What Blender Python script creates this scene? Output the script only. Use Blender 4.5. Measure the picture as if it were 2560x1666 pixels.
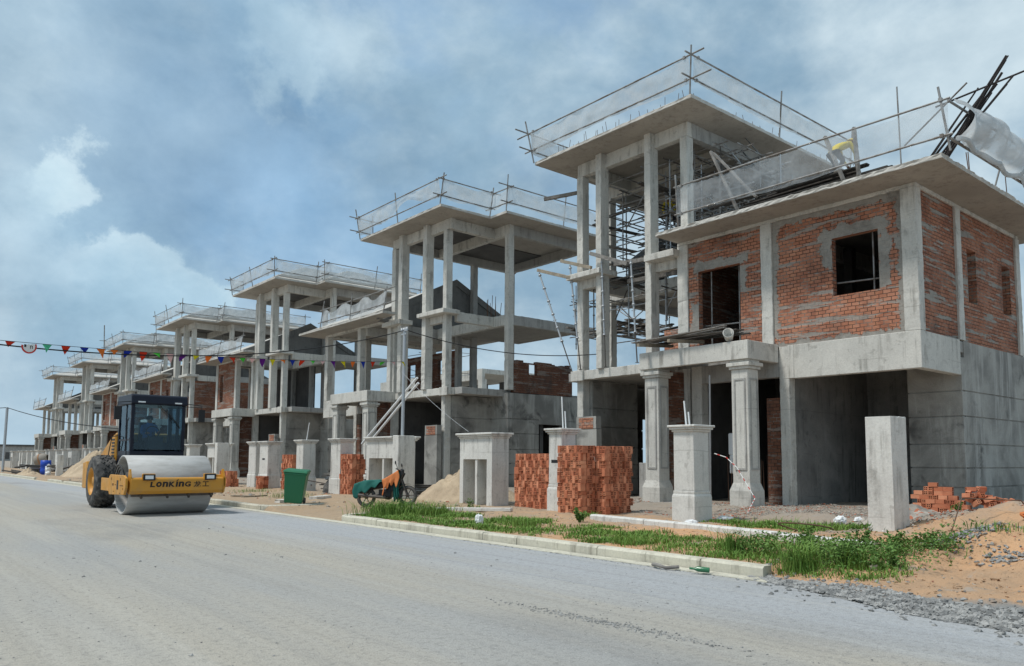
import bpy, bmesh, math, random
from mathutils import Vector, Matrix, noise
S = bpy.context.scene
for o in list(bpy.data.objects): bpy.data.objects.remove(o)
COL = S.collection
rad = math.radians
# ---------------------------------------------------------------- camera
FPX, Y0PX = 1934.84, 985.06
YAW, PIT, ROL = rad(39.7693), rad(4.922), rad(0.3335)
Fv = Vector((math.sin(YAW)*math.cos(PIT), math.cos(YAW)*math.cos(PIT), math.sin(PIT)))
R0 = Vector((math.cos(YAW), -math.sin(YAW), 0)); U0 = R0.cross(Fv)
Rv = R0*math.cos(ROL)+U0*math.sin(ROL); Uv = -R0*math.sin(ROL)+U0*math.cos(ROL)
CAMP = Vector((0, 0, 1.5))
cam = bpy.data.objects.new('camera', bpy.data.cameras.new('camera')); COL.objects.link(cam)
cam.matrix_world = Matrix(((Rv.x, Uv.x, -Fv.x, 0), (Rv.y, Uv.y, -Fv.y, 0), (Rv.z, Uv.z, -Fv.z, 1.5), (0, 0, 0, 1)))
cam.data.sensor_width = 36; cam.data.lens = 36*FPX/2560
cam.data.shift_y = (Y0PX-833)/2560
cam.data.clip_start = .1; cam.data.clip_end = 3000
S.camera = cam
# ---------------------------------------------------------------- sun, sky, exposure
SUNDIR = Vector((.43, -.17, -.88)).normalized()
sun = bpy.data.objects.new('sun', bpy.data.lights.new('sun', 'SUN')); COL.objects.link(sun)
sun.data.energy = 1.7; sun.data.angle = rad(9); sun.data.color = (1, .965, .91)
sun.rotation_euler = SUNDIR.to_track_quat('-Z', 'Y').to_euler(); sun.location = (0, 0, 60)
S.view_settings.view_transform = 'Standard'; S.view_settings.look = 'None'
S.view_settings.exposure = 0.78; S.view_settings.gamma = 1
S.render.resolution_x, S.render.resolution_y = 1024, 666

class NT:
    "small node tree helper"
    def __init__(s, tree):
        s.t = tree
        for n in list(tree.nodes): tree.nodes.remove(n)
    def n(s, ty, props=None, **ins):
        nd = s.t.nodes.new(ty)
        for k, v in (props or {}).items(): setattr(nd, k, v)
        for k, v in ins.items():
            k2 = k.replace('_', ' ')
            if k[0] == 'i' and k[1:].isdigit(): sk = nd.inputs[int(k[1:])]
            else: sk = nd.inputs[k2]
            s.set(sk, v)
        return nd
    def set(s, sk, v):
        if isinstance(v, bpy.types.NodeSocket): s.t.links.new(v, sk)
        elif isinstance(v, bpy.types.Node): s.t.links.new(v.outputs[0], sk)
        else:
            if sk.type == 'RGBA' and len(v) == 3: v = (*v, 1)
            sk.default_value = v
    def math(s, op, a, b=0.0, c=0.0, clamp=False):
        return s.n('ShaderNodeMath', {'operation': op, 'use_clamp': clamp}, i0=a, i1=b, i2=c).outputs[0]
    def vmath(s, op, a, b=(0, 0, 0)):
        nd = s.n('ShaderNodeVectorMath', {'operation': op}, i0=a, i1=b)
        return nd.outputs[1] if op in ('DOT_PRODUCT', 'LENGTH') else nd.outputs[0]
    def mix(s, f, a, b, mode='MIX'):
        nd = s.t.nodes.new('ShaderNodeMix'); nd.data_type = 'RGBA'; nd.blend_type = mode
        s.set(nd.inputs[0], f); s.set(nd.inputs[6], a); s.set(nd.inputs[7], b)
        return nd.outputs[2]
    def noise(s, vec, scale, detail=4, rough=.55, dist=0.0):
        return s.n('ShaderNodeTexNoise', None, Vector=vec, Scale=scale, Detail=detail, Roughness=rough, Distortion=dist).outputs[0]
    def ss(s, v, a, b, o0=0.0, o1=1.0):
        return s.n('ShaderNodeMapRange', {'interpolation_type': 'SMOOTHSTEP'}, i0=v, i1=a, i2=b, i3=o0, i4=o1).outputs[0]
    def mapv(s, vec, scale=(1, 1, 1), loc=(0, 0, 0)):
        return s.n('ShaderNodeMapping', None, Vector=vec, Scale=scale, Location=loc).outputs[0]

def make_world():
    w = bpy.data.worlds.new('World'); S.world = w; w.use_nodes = True
    N = NT(w.node_tree)
    sky = N.n('ShaderNodeTexSky'); sky.sky_type = 'NISHITA'; sky.sun_disc = False
    sky.sun_elevation = math.asin(-SUNDIR.z); sky.sun_rotation = math.atan2(-SUNDIR.x, -SUNDIR.y)
    sky.air_density = 1.3; sky.dust_density = 1.5
    tc = N.n('ShaderNodeTexCoord'); d = N.vmath('NORMALIZE', tc.outputs['Generated'])
    sx = N.n('ShaderNodeSeparateXYZ', None, Vector=d)
    zz = N.math('MAXIMUM', sx.outputs[2], 0.0)
    inv = N.math('DIVIDE', 1.0, N.math('ADD', zz, .22))
    pl = N.vmath('MULTIPLY', d, N.n('ShaderNodeCombineXYZ', None, X=inv, Y=inv, Z=inv).outputs[0])
    fb = N.noise(N.mapv(d, (3.4, 3.4, 5.0), (3.1, 1.2, .4)), 1.0, 10, .56, .15)
    fb2 = N.noise(N.mapv(d, (1.5, 1.5, 2.2), (7.3, 2.2, 1.4)), 1.0, 4, .5, .1)
    base = N.mix(N.ss(zz, 0, .6), N.mix(.5, sky, (3.3, 4.9, 6.2)), N.mix(.35, sky, (2.3, 4.4, 6.6)))
    dens = N.math('ADD', fb, N.math('MULTIPLY', N.math('SUBTRACT', fb2, .5), .9))
    cov = N.ss(dens, .22, .46)
    shade = N.ss(N.noise(N.mapv(d, (3.6, 3.6, 5.6), (1.7, 5.2, .2)), 1.0, 10, .58, .15), .34, .64)
    cc = N.mix(shade, (2.15, 3.35, 4.45), (4.5, 5.6, 6.3))
    col = N.mix(cov, base, cc)
    # placed clouds: (dir, cos inner/outer radius, amount) in world directions
    def blob(px, py, r, soft, vec):
        c = (Fv+Rv*((px-1280)/FPX)-Uv*((py-Y0PX)/FPX)).normalized()
        dst = N.vmath('LENGTH', N.vmath('SUBTRACT', vec, tuple(c)))
        return N.ss(dst, r*(1+soft), r*(1-soft))
    wv = N.vmath('ADD', d, N.vmath('SCALE', N.vmath('SUBTRACT', N.n('ShaderNodeTexNoise', None, Vector=d, Scale=4.5, Detail=7.0, Roughness=.6).outputs['Color'], (.5, .5, .5)), (0, 0, 0)))
    sc = N.t.nodes.new('ShaderNodeVectorMath'); sc.operation = 'SCALE'
    nz = N.n('ShaderNodeTexNoise', None, Vector=d, Scale=7.5, Detail=9.0, Roughness=.62).outputs['Color']
    N.set(sc.inputs[0], N.vmath('SUBTRACT', nz, (.5, .5, .5))); sc.inputs['Scale'].default_value = .26
    wv = N.vmath('ADD', d, sc.outputs[0])
    # dark blue gap
    for px, py, r, amt, cl in ((500, 340, .15, .6, (1.35, 2.75, 4.6)), (700, 330, .09, .5, (1.6, 2.9, 4.4)), (820, 610, .12, .6, (2.1, 3.8, 5.8)), (330, 420, .09, .55, (1.6, 2.8, 4.2)), (1150, 130, .16, .3, (2.4, 3.8, 5.0)), (250, 260, .12, .35, (2.0, 3.2, 4.4))):
        col = N.mix(N.math('MULTIPLY', blob(px, py, r, .8, wv), amt), col, cl)
    for px, py, r, soft, amt, cl in ((60, 90, .16, .9, .35, (4.0, 5.5, 6.6)), (150, 415, .035, .35, .85, (5.2, 6.5, 7.2)), (95, 425, .03, .35, .8, (5.0, 6.4, 7.1)), (40, 500, .04, .5, .5, (4.5, 5.9, 6.8)), (120, 520, .06, .9, .5, (3.3, 4.9, 6.1)),
            (330, 625, .035, .3, .85, (5.3, 6.6, 7.3)), (270, 670, .04, .4, .7, (4.7, 6.0, 6.9)), (400, 670, .035, .3, .85, (5.3, 6.6, 7.3)), (450, 720, .035, .3, .85, (5.3, 6.6, 7.3)), (540, 735, .03, .3, .85, (5.4, 6.8, 7.4)), (300, 760, .09, .8, .7, (3.2, 4.8, 6.0)), (440, 790, .07, .8, .7, (3.3, 4.9, 6.1)),
            (60, 640, .06, .6, .5, (4.4, 5.8, 6.8)), (700, 150, .05, .5, .6, (4.8, 6.2, 7.0)), (860, 110, .05, .6, .4, (4.6, 6.0, 6.9)), (620, 60, .06, .8, .4, (2.6, 4.2, 5.6))):
        col = N.mix(N.math('MULTIPLY', blob(px, py, r, soft, wv), amt), col, cl)
    bil = N.noise(N.mapv(d, (1, 1, 1.35)), 9.0, 10, .6, .15)
    bil2 = N.noise(N.mapv(d, (1, 1, 1.7), (3, 1, 2)), 4.0, 8, .58, .1)
    gain = N.math('ADD', N.math('ADD', .42, N.math('MULTIPLY', bil, .62)), N.math('MULTIPLY', bil2, .54))
    col = N.vmath('MULTIPLY', col, N.n('ShaderNodeCombineXYZ', None, X=N.math('POWER', gain, 1.25), Y=gain, Z=N.math('POWER', gain, .8)).outputs[0])
    hz = N.ss(sx.outputs[2], .16, -.02)
    col = N.mix(N.math('MULTIPLY', hz, .6), col, (4.4, 5.8, 6.8))
    bg = N.n('ShaderNodeBackground', None, Color=col, Strength=.071)
    out = N.n('ShaderNodeOutputWorld', None, Surface=bg)
make_world()

# ---------------------------------------------------------------- materials
M = {}
def mat(name, col=None, rough=.8, metal=0.0, bump=None, fn=None, spec=.3):
    m = bpy.data.materials.new(name); m.use_nodes = True
    N = NT(m.node_tree); b = N.n('ShaderNodeBsdfPrincipled')
    N.n('ShaderNodeOutputMaterial', None, Surface=b)
    b.inputs['Roughness'].default_value = rough; b.inputs['Metallic'].default_value = metal
    b.inputs['Specular IOR Level'].default_value = spec
    if col: b.inputs['Base Color'].default_value = (*col, 1)
    if fn: fn(N, b)
    M[name] = m; return m
def oc(N): return N.n('ShaderNodeTexCoord').outputs['Object']
def wp(N): return N.n('ShaderNodeNewGeometry').outputs['Position']
def wpo(N):
    "object position plus a random shift for each object"
    r = N.n('ShaderNodeObjectInfo').outputs['Random']
    sh = N.math('MULTIPLY', r, 37.0)
    return N.vmath('ADD', oc(N), N.n('ShaderNodeCombineXYZ', None, X=sh, Y=sh, Z=sh).outputs[0])
def bump(N, b, h, st, dist=.02):
    N.set(b.inputs['Normal'], N.n('ShaderNodeBump', None, Strength=st, Distance=dist, Height=h).outputs[0])

def concrete(c1, c2, dirt, dirtamt=.5, st=.3, pit=True):
    def fn(N, b):
        p = wp(N)
        big = N.noise(p, .9, 6, .6, .3)
        streak = N.noise(N.mapv(p, (5.0, 5.0, .4)), 1.3, 6, .65)
        fine = N.noise(p, 26, 4, .65)
        c = N.mix(N.ss(big, .3, .7), c1, c2)
        d = N.math('MULTIPLY', N.ss(streak, .46, .7), N.ss(N.noise(p, 1.7, 5, .6), .40, .58))
        c = N.mix(N.math('MULTIPLY', d, dirtamt), c, dirt)
        c = N.mix(N.ss(fine, .3, .75, 0, .22), c, dirt)
        h = fine
        if pit:
            v = N.n('ShaderNodeTexVoronoi', None, Vector=p, Scale=7.0, Randomness=1.0).outputs[0]
            sp = N.ss(v, .06, .03)
            sp = N.math('MULTIPLY', sp, N.ss(N.noise(p, 2.2, 2), .5, .6))
            c = N.mix(N.math('MULTIPLY', sp, .75), c, dirt)
            h = N.math('SUBTRACT', fine, sp)
        blot = N.ss(N.noise(p, 4.2, 6, .68, .5), .56, .70)
        c = N.mix(N.math('MULTIPLY', blot, .6*dirtamt), c, dirt)
        zc = N.n('ShaderNodeSeparateXYZ', None, Vector=p).outputs[2]
        zj = N.math('ADD', N.math('MULTIPLY', zc, .83), N.math('MULTIPLY', N.noise(p, 1.1, 2), .12))
        ln = N.ss(N.math('ABSOLUTE', N.math('SUBTRACT', N.math('FRACT', zj), .5)), .012, .004)
        c = N.mix(N.math('MULTIPLY', ln, N.ss(N.noise(p, .9, 2), .5, .6, 0, .3 if pit else 0.0)), c, dirt)
        N.set(b.inputs['Base Color'], c)
        N.set(b.inputs['Roughness'], .85)
        bump(N, b, N.math('ADD', h, N.math('ADD', N.math('MULTIPLY', big, 2.0), N.math('MULTIPLY', blot, .5))), st, .02)
    return fn
mat('concrete', fn=concrete((.67, .652, .60), (.56, .546, .505), (.16, .15, .13), .66))
mat('concrete_grey', fn=concrete((.45, .44, .415), (.36, .352, .335), (.14, .135, .125), .62))
mat('pillar_concrete', fn=concrete((.72, .71, .67), (.62, .61, .58), (.20, .19, .17), .6))
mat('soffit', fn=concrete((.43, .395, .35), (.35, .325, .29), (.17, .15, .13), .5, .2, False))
mat('roof_slab', fn=concrete((.56, .54, .50), (.48, .46, .42), (.25, .24, .22), .5, .2, False))
mat('kerb_concrete', fn=concrete((.63, .60, .49), (.53, .505, .42), (.20, .18, .14), .7, .3))
mat('shaded_plaster', fn=concrete((.27, .262, .245), (.17, .167, .16), (.06, .06, .058), .75))  # stained plaster, its tone lowered to carry the shade of the garage recess
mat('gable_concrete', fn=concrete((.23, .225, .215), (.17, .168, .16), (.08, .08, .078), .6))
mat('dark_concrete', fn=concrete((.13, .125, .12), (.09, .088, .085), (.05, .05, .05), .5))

def plaster(N, b):
    p = wp(N)
    a = N.noise(p, .55, 7, .62, .6)
    s = N.noise(N.mapv(p, (2.2, 2.2, .28)), 1.0, 6, .62, .3)
    c = N.mix(N.ss(a, .34, .66), (.20, .193, .178), (.40, .388, .355))
    c = N.mix(N.ss(s, .5, .66, 0, .8), c, (.46, .45, .42))
    c = N.mix(N.ss(N.noise(p, .8, 6, .62, .8), .54, .70, 0, .8), c, (.06, .058, .055))
    f = N.noise(p, 30, 3)
    c = N.mix(N.ss(f, .3, .8, 0, .2), c, (.1, .1, .1))
    N.set(b.inputs['Base Color'], c); bump(N, b, f, .12, .01)
mat('plaster', rough=.75, fn=plaster)

def uvwall(N, p=None):
    "horizontal run of a wall and its height, from the object position"
    tc = N.n('ShaderNodeTexCoord')
    nx = N.math('ABSOLUTE', N.n('ShaderNodeSeparateXYZ', None, Vector=tc.outputs['Normal']).outputs[0])
    sp = N.n('ShaderNodeSeparateXYZ', None, Vector=tc.outputs['Object'])
    f = N.math('GREATER_THAN', nx, .5)
    u = N.math('ADD', N.math('MULTIPLY', sp.outputs[1], f), N.math('MULTIPLY', sp.outputs[0], N.math('SUBTRACT', 1.0, f)))
    return u, sp.outputs[2]
def brickwall(tint=1.0, dirt=.35, smear=1.0, rects=()):
    def fn(N, b):
        u, v = uvwall(N); p = wp(N)
        wob = N.math('MULTIPLY', N.math('SUBTRACT', N.noise(p, 1.3, 3), .5), .035)
        wob2 = N.math('MULTIPLY', N.math('SUBTRACT', N.noise(p, 9.0, 2), .5), .02)
        v2 = N.math('ADD', v, N.math('ADD', wob, wob2))
        vec = N.n('ShaderNodeCombineXYZ', None, X=N.math('ADD', u, wob2), Y=v2, Z=0.0).outputs[0]
        br = N.n('ShaderNodeTexBrick', None, Vector=vec, Color1=(.0, .0, .0), Color2=(1, 1, 1), Mortar=(.5, .5, .5), Scale=1.0, Mortar_Size=.0085, Mortar_Smooth=.25, Bias=0.0, Brick_Width=.205, Row_Height=.098)
        br.offset = .5
        k = N.n('ShaderNodeSeparateColor', None, Color=br.outputs['Color']).outputs[0]
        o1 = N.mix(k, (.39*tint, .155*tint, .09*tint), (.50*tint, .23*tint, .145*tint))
        big = N.noise(p, .8, 5, .6)
        o1 = N.mix(N.ss(big, .42, .68, 0, .75), o1, (.25*tint, .10*tint, .065*tint))
        o1 = N.mix(N.ss(N.noise(vec, 5.0, 2), .56, .62, 0, .5), o1, (.5*tint, .23*tint, .13*tint))
        mfac = br.outputs['Fac']
        # joint colour: dark raked joints, pale flush mortar in places
        mcol = N.mix(N.ss(N.noise(p, 2.2, 3), .5, .62), (.075, .05, .038), (.27, .245, .21))
        c = N.mix(mfac, o1, mcol)
        # cement smears: level bands and blotches
        band = N.noise(N.n('ShaderNodeCombineXYZ', None, X=N.math('MULTIPLY', u, .55), Y=N.math('MULTIPLY', v2, 5.2), Z=3.0).outputs[0], 1.0, 3, .6)
        rag = N.noise(vec, 7.0, 5, .7)
        sm = N.ss(N.math('ADD', band, N.math('MULTIPLY', N.math('SUBTRACT', rag, .5), .22)), .53, .60)
        sm = N.math('MULTIPLY', sm, .85*smear)
        for (ya, yb, za, zb) in rects:
            wv = N.math('MULTIPLY', N.math('SUBTRACT', N.noise(vec, 3.2, 6, .7), .5), .75)
            du = N.math('SUBTRACT', N.math('ABSOLUTE', N.math('SUBTRACT', u, (ya+yb)/2)), (yb-ya)/2)
            dv = N.math('SUBTRACT', N.math('ABSOLUTE', N.math('SUBTRACT', v, (za+zb)/2)), (zb-za)/2)
            sd = N.math('ADD', N.math('MAXIMUM', du, dv), wv)
            sm = N.math('MAXIMUM', sm, N.ss(sd, .035, -.01, 0, .97))
        c = N.mix(sm, c, N.mix(N.noise(p, 6, 3), (.40, .38, .34), (.22, .21, .19)))
        # soot and damp
        dk = N.ss(N.noise(N.mapv(p, (1.0, 1.0, .7)), .9, 6, .65, .4), .5, .72, 0, dirt)
        c = N.mix(dk, c, (.06, .048, .042))
        N.set(b.inputs['Base Color'], c); N.set(b.inputs['Roughness'], .9)
        h = N.math('ADD', N.math('MULTIPLY', N.math('SUBTRACT', 1.0, mfac), N.math('SUBTRACT', 1.0, sm)), N.math('ADD', N.math('MULTIPLY', sm, .8), N.math('MULTIPLY', rag, .5)))
        h = N.math('ADD', h, N.math('MULTIPLY', k, .35))
        bump(N, b, h, 1.0, .04)
    return fn
mat('brick_wall', fn=brickwall())
mat('brick_front', fn=brickwall(1.0, .5, 1.0, [(-12.25, -10.4, 7.46, 7.8), (-12.3, -11.98, 6.0, 7.55), (-10.82, -10.5, 6.75, 7.55), (-12.3, -11.98, 6.2, 6.7), (-8.2, -6.25, 7.38, 7.66), (-8.12, -7.9, 6.5, 7.3), (-6.45, -6.15, 5.2, 6.4), (-12.7, -9.0, 4.7, 4.84), (-12.7, -9.0, 8.2, 8.5), (-9.16, -8.95, 5, 8.4), (-12.68, -12.5, 4.8, 8.4)]))
mat('brick_side', fn=brickwall(.85, .6, 1.15))
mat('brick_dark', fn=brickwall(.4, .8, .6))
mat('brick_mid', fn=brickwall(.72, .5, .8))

def brickloose(N, b):
    p = wp(N); r = N.n('ShaderNodeObjectInfo').outputs['Random']
    c = N.mix(r, (.46, .15, .075), (.74, .33, .19))
    c = N.mix(N.ss(N.noise(p, 3.5, 3), .4, .7, 0, .6), c, (.33, .085, .045))
    c = N.mix(N.ss(N.noise(p, 30, 3), .45, .8, 0, .35), c, (.52, .24, .14))
    N.set(b.inputs['Base Color'], c); bump(N, b, N.noise(p, 60, 2), .2, .005)
mat('loose_brick', rough=.85, fn=brickloose)
def brickstuff(N, b):
    p = wp(N)
    v = N.n('ShaderNodeTexVoronoi', None, Vector=p, Scale=5.0).outputs['Color']
    r = N.n('ShaderNodeSeparateColor', None, Color=v).outputs[0]
    c = N.mix(r, (.44, .14, .07), (.72, .31, .18))
    c = N.mix(N.ss(N.noise(p, 3.5, 3), .4, .7, 0, .6), c, (.42, .13, .07))
    N.set(b.inputs['Base Color'], c)
mat('stacked_brick', rough=.85, fn=brickstuff)
mat('brick_hole', (.11, .034, .022), .95)

def road(N, b):
    p = wp(N)
    s = N.n('ShaderNodeSeparateXYZ', None, Vector=p)
    lane = N.noise(N.mapv(p, (.38, .05, 1)), 1.0, 5, .6, .25)
    lane2 = N.noise(N.mapv(p, (1.6, .06, 1), (4, 2, 0)), 1.0, 4, .6, .1)
    big = N.noise(N.mapv(p, (.35, .12, 1), (7, 1, 0)), 1.0, 5, .6, .3)
    c = N.mix(N.ss(lane, .36, .64), (.395, .365, .31), (.34, .338, .325))
    # paler blue-grey dust towards the kerb
    edge = N.ss(N.math('ADD', s.outputs[0], N.math('MULTIPLY', N.math('SUBTRACT', lane2, .5), 4.0)), 5.6, 7.4)
    c = N.mix(N.math('MULTIPLY', edge, .85), c, (.375, .39, .41))
    c = N.mix(N.ss(lane2, .52, .7, 0, .55), c, (.43, .41, .365))
    c = N.mix(N.ss(big, .55, .72, 0, .55), c, (.225, .222, .215))
    f = N.noise(p, 14, 6, .7)
    g = N.noise(p, 60, 3, .7)
    tr = N.noise(N.mapv(p, (7.0, .05, 1), (2, 5, 0)), 1.0, 4, .6, .2)
    c = N.mix(N.ss(tr, .5, .72, 0, .2), c, (.19, .187, .178))
    c = N.mix(N.ss(tr, .46, .3, 0, .18), c, (.50, .48, .43))
    c = N.mix(N.ss(f, .46, .72, 0, .55), c, (.17, .168, .16))
    c = N.mix(N.ss(g, .5, .7, 0, .65), c, (.15, .148, .142))
    c = N.mix(N.ss(N.noise(p, 33, 3, .7), .58, .72, 0, .6), c, (.56, .54, .49))
    v = N.n('ShaderNodeTexVoronoi', None, Vector=p, Scale=11.0, Randomness=1.0).outputs[0]
    peb = N.math('MULTIPLY', N.ss(v, .16, .08), N.ss(N.noise(p, 1.1, 4), .5, .62))
    c = N.mix(N.math('MULTIPLY', peb, .6), c, (.12, .12, .118))
    N.set(b.inputs['Base Color'], c)
    h = N.math('ADD', N.math('ADD', N.math('MULTIPLY', f, .6), N.math('MULTIPLY', g, .7)), N.math('MULTIPLY', peb, .5))
    bump(N, b, h, .55, .02)
mat('road_surface', rough=.92, fn=road)

def soil(N, b):
    p = wp(N)
    a = N.noise(p, .7, 6, .6, .4); f = N.noise(p, 9, 6, .7)
    s = N.n('ShaderNodeSeparateXYZ', None, Vector=p)
    c = N.mix(N.ss(a, .35, .65), (.56, .33, .18), (.42, .275, .17))
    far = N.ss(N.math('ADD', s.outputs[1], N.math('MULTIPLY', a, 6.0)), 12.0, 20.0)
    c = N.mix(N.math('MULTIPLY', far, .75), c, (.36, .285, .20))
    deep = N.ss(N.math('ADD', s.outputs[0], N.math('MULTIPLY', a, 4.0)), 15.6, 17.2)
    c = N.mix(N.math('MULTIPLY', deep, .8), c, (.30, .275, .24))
    c = N.mix(N.ss(f, .5, .75, 0, .65), c, (.19, .145, .105))
    c = N.mix(N.ss(N.noise(p, 28, 4, .7), .54, .7, 0, .28), c, (.58, .44, .30))
    c = N.mix(N.ss(N.noise(p, 2.3, 6, .65), .56, .68, 0, .6), c, (.33, .31, .28))
    gv = N.math('MULTIPLY', N.ss(N.math('ADD', s.outputs[0], N.math('MULTIPLY', N.noise(p, 3.0, 4), .5)), 9.1, 8.8), N.ss(s.outputs[1], 5.9, 5.5))
    c = N.mix(gv, c, N.mix(f, (.16, .16, .155), (.30, .30, .29)))
    N.set(b.inputs['Base Color'], c)
    bump(N, b, N.math('ADD', f, N.math('MULTIPLY', N.noise(p, 40, 3), .5)), .7, .05)
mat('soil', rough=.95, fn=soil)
def sand(N, b):
    p = wp(N)
    a = N.noise(p, 1.6, 6, .65); f = N.noise(p, 12, 5, .7)
    c = N.mix(N.ss(a, .35, .65), (.52, .41, .285), (.40, .31, .215))
    c = N.mix(N.ss(f, .5, .78, 0, .5), c, (.2, .155, .11))
    N.set(b.inputs['Base Color'], c); bump(N, b, f, .8, .04)
mat('sand', rough=.95, fn=sand)
def stone(N, b):
    p = wp(N)
    v = N.n('ShaderNodeSeparateColor', None, Color=N.n('ShaderNodeTexVoronoi', None, Vector=p, Scale=14.0).outputs['Color']).outputs[0]
    N.set(b.inputs['Base Color'], N.mix(v, (.15, .152, .15), (.36, .355, .34)))
mat('gravel', rough=.9, fn=stone)
def rubble(N, b):
    p = wp(N)
    v = N.n('ShaderNodeSeparateColor', None, Color=N.n('ShaderNodeTexVoronoi', None, Vector=p, Scale=9.0).outputs['Color'])
    c = N.mix(v.outputs[0], (.22, .20, .175), (.40, .36, .31))
    c = N.mix(N.math('GREATER_THAN', v.outputs[1], .82), c, (.36, .13, .075))
    N.set(b.inputs['Base Color'], c)
mat('rubble', rough=.95, fn=rubble)
def grassm(c1, c2, c3):
    def fn(N, b):
        p = wp(N)
        c = N.mix(N.ss(N.noise(p, 1.4, 4), .35, .65), c1, c2)
        c = N.mix(N.ss(N.noise(p, 23, 2), .55, .75, 0, .6), c, c3)
        N.set(b.inputs['Base Color'], c)
        N.set(b.inputs['Subsurface Weight'], 0.0)
    return fn
mat('grass', rough=.7, fn=grassm((.095, .20, .03), (.16, .27, .05), (.28, .28, .10)))
mat('weed', rough=.6, fn=grassm((.075, .165, .03), (.13, .23, .05), (.19, .20, .08)))
mat('tree_leaf', rough=.7, fn=grassm((.06, .09, .045), (.09, .12, .06), (.1, .12, .08)))

def steel(N, b):
    p = wpo(N)
    n = N.noise(p, 3.0, 5, .65)
    c = N.mix(N.ss(n, .4, .66), (.30, .30, .295), (.16, .135, .115))
    N.set(b.inputs['Base Color'], c); N.set(b.inputs['Roughness'], .55)
mat('scaffold_steel', metal=.35, fn=steel)
mat('dark_steel', metal=.2, rough=.6, fn=lambda N, b: N.set(b.inputs['Base Color'], N.mix(N.noise(wpo(N), 4.0, 4), (.07, .065, .062), (.15, .13, .115))))
mat('galvanised', (.46, .48, .50), .45, .5)
mat('rebar', (.035, .03, .03), .7, .2)
mat('rust_rebar', (.13, .075, .05), .8, .1)
def timber(c1, c2):
    def fn(N, b):
        p = wpo(N)
        n = N.noise(N.mapv(p, (5, 5, 5)), 1.0, 5, .7, 1.0)
        N.set(b.inputs['Base Color'], N.mix(N.ss(n, .35, .65), c1, c2)); bump(N, b, n, .2, .005)
    return fn
mat('timber', rough=.85, fn=timber((.36, .31, .24), (.24, .205, .16)))
mat('timber_grey', rough=.9, fn=timber((.27, .255, .235), (.16, .15, .14)))
mat('timber_dark', rough=.9, fn=timber((.10, .09, .08), (.05, .047, .045)))
def net(N, b):
    p = wp(N)
    n = N.noise(p, 2.0, 5, .6)
    n2 = N.ss(N.noise(p, 7.0, 3, .6), .6, .72)
    tr = N.n('ShaderNodeBsdfTransparent', None, Color=(1, 1, 1))
    df = N.n('ShaderNodeBsdfDiffuse', None, Color=(.70, .73, .75))
    tl = N.n('ShaderNodeBsdfTranslucent', None, Color=(.62, .66, .68))
    ad = N.n('ShaderNodeMixShader', None, i0=.5, i1=df, i2=tl)
    fac = N.math('ADD', N.math('MULTIPLY', N.ss(n, .3, .7), .34), N.math('ADD', .52, N.math('MULTIPLY', n2, .1)))
    mx = N.n('ShaderNodeMixShader', None, i0=fac, i1=tr, i2=ad)
    out = [x for x in N.t.nodes if x.type == 'OUTPUT_MATERIAL'][0]
    N.set(out.inputs['Surface'], mx)
mat('safety_net', fn=net)
def scale_net(k, name):
    m = M['safety_net'].copy(); m.name = name; M[name] = m
    for n_ in m.node_tree.nodes:
        if n_.type == 'MIX_SHADER' and n_.inputs[0].is_linked:
            l = n_.inputs[0].links[0]; src = l.from_socket; mm = m.node_tree.nodes.new('ShaderNodeMath'); mm.operation = 'MULTIPLY'; mm.use_clamp = True; mm.inputs[1].default_value = k
            m.node_tree.links.new(src, mm.inputs[0]); m.node_tree.links.new(mm.outputs[0], n_.inputs[0])
scale_net(.55, 'thin_net'); scale_net(1.35, 'bag_net')
mat('roller_yellow', fn=lambda N, b: (N.set(b.inputs['Base Color'], N.mix(N.ss(N.noise(wp(N), 2.5, 5), .45, .72, 0, .7), (.56, .255, .022), (.36, .225, .09))), N.set(b.inputs['Roughness'], N.ss(N.noise(wp(N), 5, 4), .3, .7, .35, .6))), spec=.5)
mat('drum_steel', metal=.0, fn=lambda N, b: (N.set(b.inputs['Base Color'], N.mix(N.ss(N.noise(N.mapv(wp(N), (.9, 2, 4)), 1.4, 7, .62), .36, .7), (.52, .515, .50), (.39, .38, .36))), N.set(b.inputs['Roughness'], .62)))
mat('cab_navy', (.007, .010, .022), .4, spec=.3)
mat('black_rubber', fn=lambda N, b: (N.set(b.inputs['Base Color'], N.mix(N.ss(N.noise(wp(N), 6, 4), .4, .7), (.05, .05, .05), (.15, .142, .132))),), rough=.85)
mat('black_plastic', (.02, .02, .022), .5)
mat('letter_black', (.025, .02, .018), .6)
mat('decal_dark', (.20, .10, .03), .7)
mat('lamp_glass', (.75, .77, .78), .15, spec=.6)
def glass(N, b):
    tr = N.n('ShaderNodeBsdfTransparent', None, Color=(.72, .82, .86))
    gl = N.n('ShaderNodeBsdfGlossy', None, Color=(.8, .9, .95), Roughness=.04)
    fr = N.n('ShaderNodeFresnel', None, IOR=1.45)
    mx = N.n('ShaderNodeMixShader', None, i0=fr, i1=tr, i2=gl)
    out = [x for x in N.t.nodes if x.type == 'OUTPUT_MATERIAL'][0]
    N.set(out.inputs['Surface'], mx)
mat('cab_glass', fn=glass)
mat('bin_green', (.014, .16, .075), .45, spec=.45)
mat('white_mark', (.6, .62, .6), .7)
def cloth(c1, c2):
    return lambda N, b: N.set(b.inputs['Base Color'], N.mix(N.noise(wp(N), 4.0, 4), c1, c2))
mat('tarp_green', rough=.75, fn=cloth((.012, .10, .085), (.02, .15, .125)))
mat('cloth_orange', rough=.85, fn=cloth((.50, .15, .045), (.62, .22, .08)))
mat('skin', (.30, .16, .10), .6)
mat('shirt_blue', (.05, .13, .30), .85)
mat('vest_yellow', rough=.8, fn=cloth((.62, .48, .03), (.75, .60, .06)))
mat('trouser_dark', (.03, .032, .04), .9)
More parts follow.
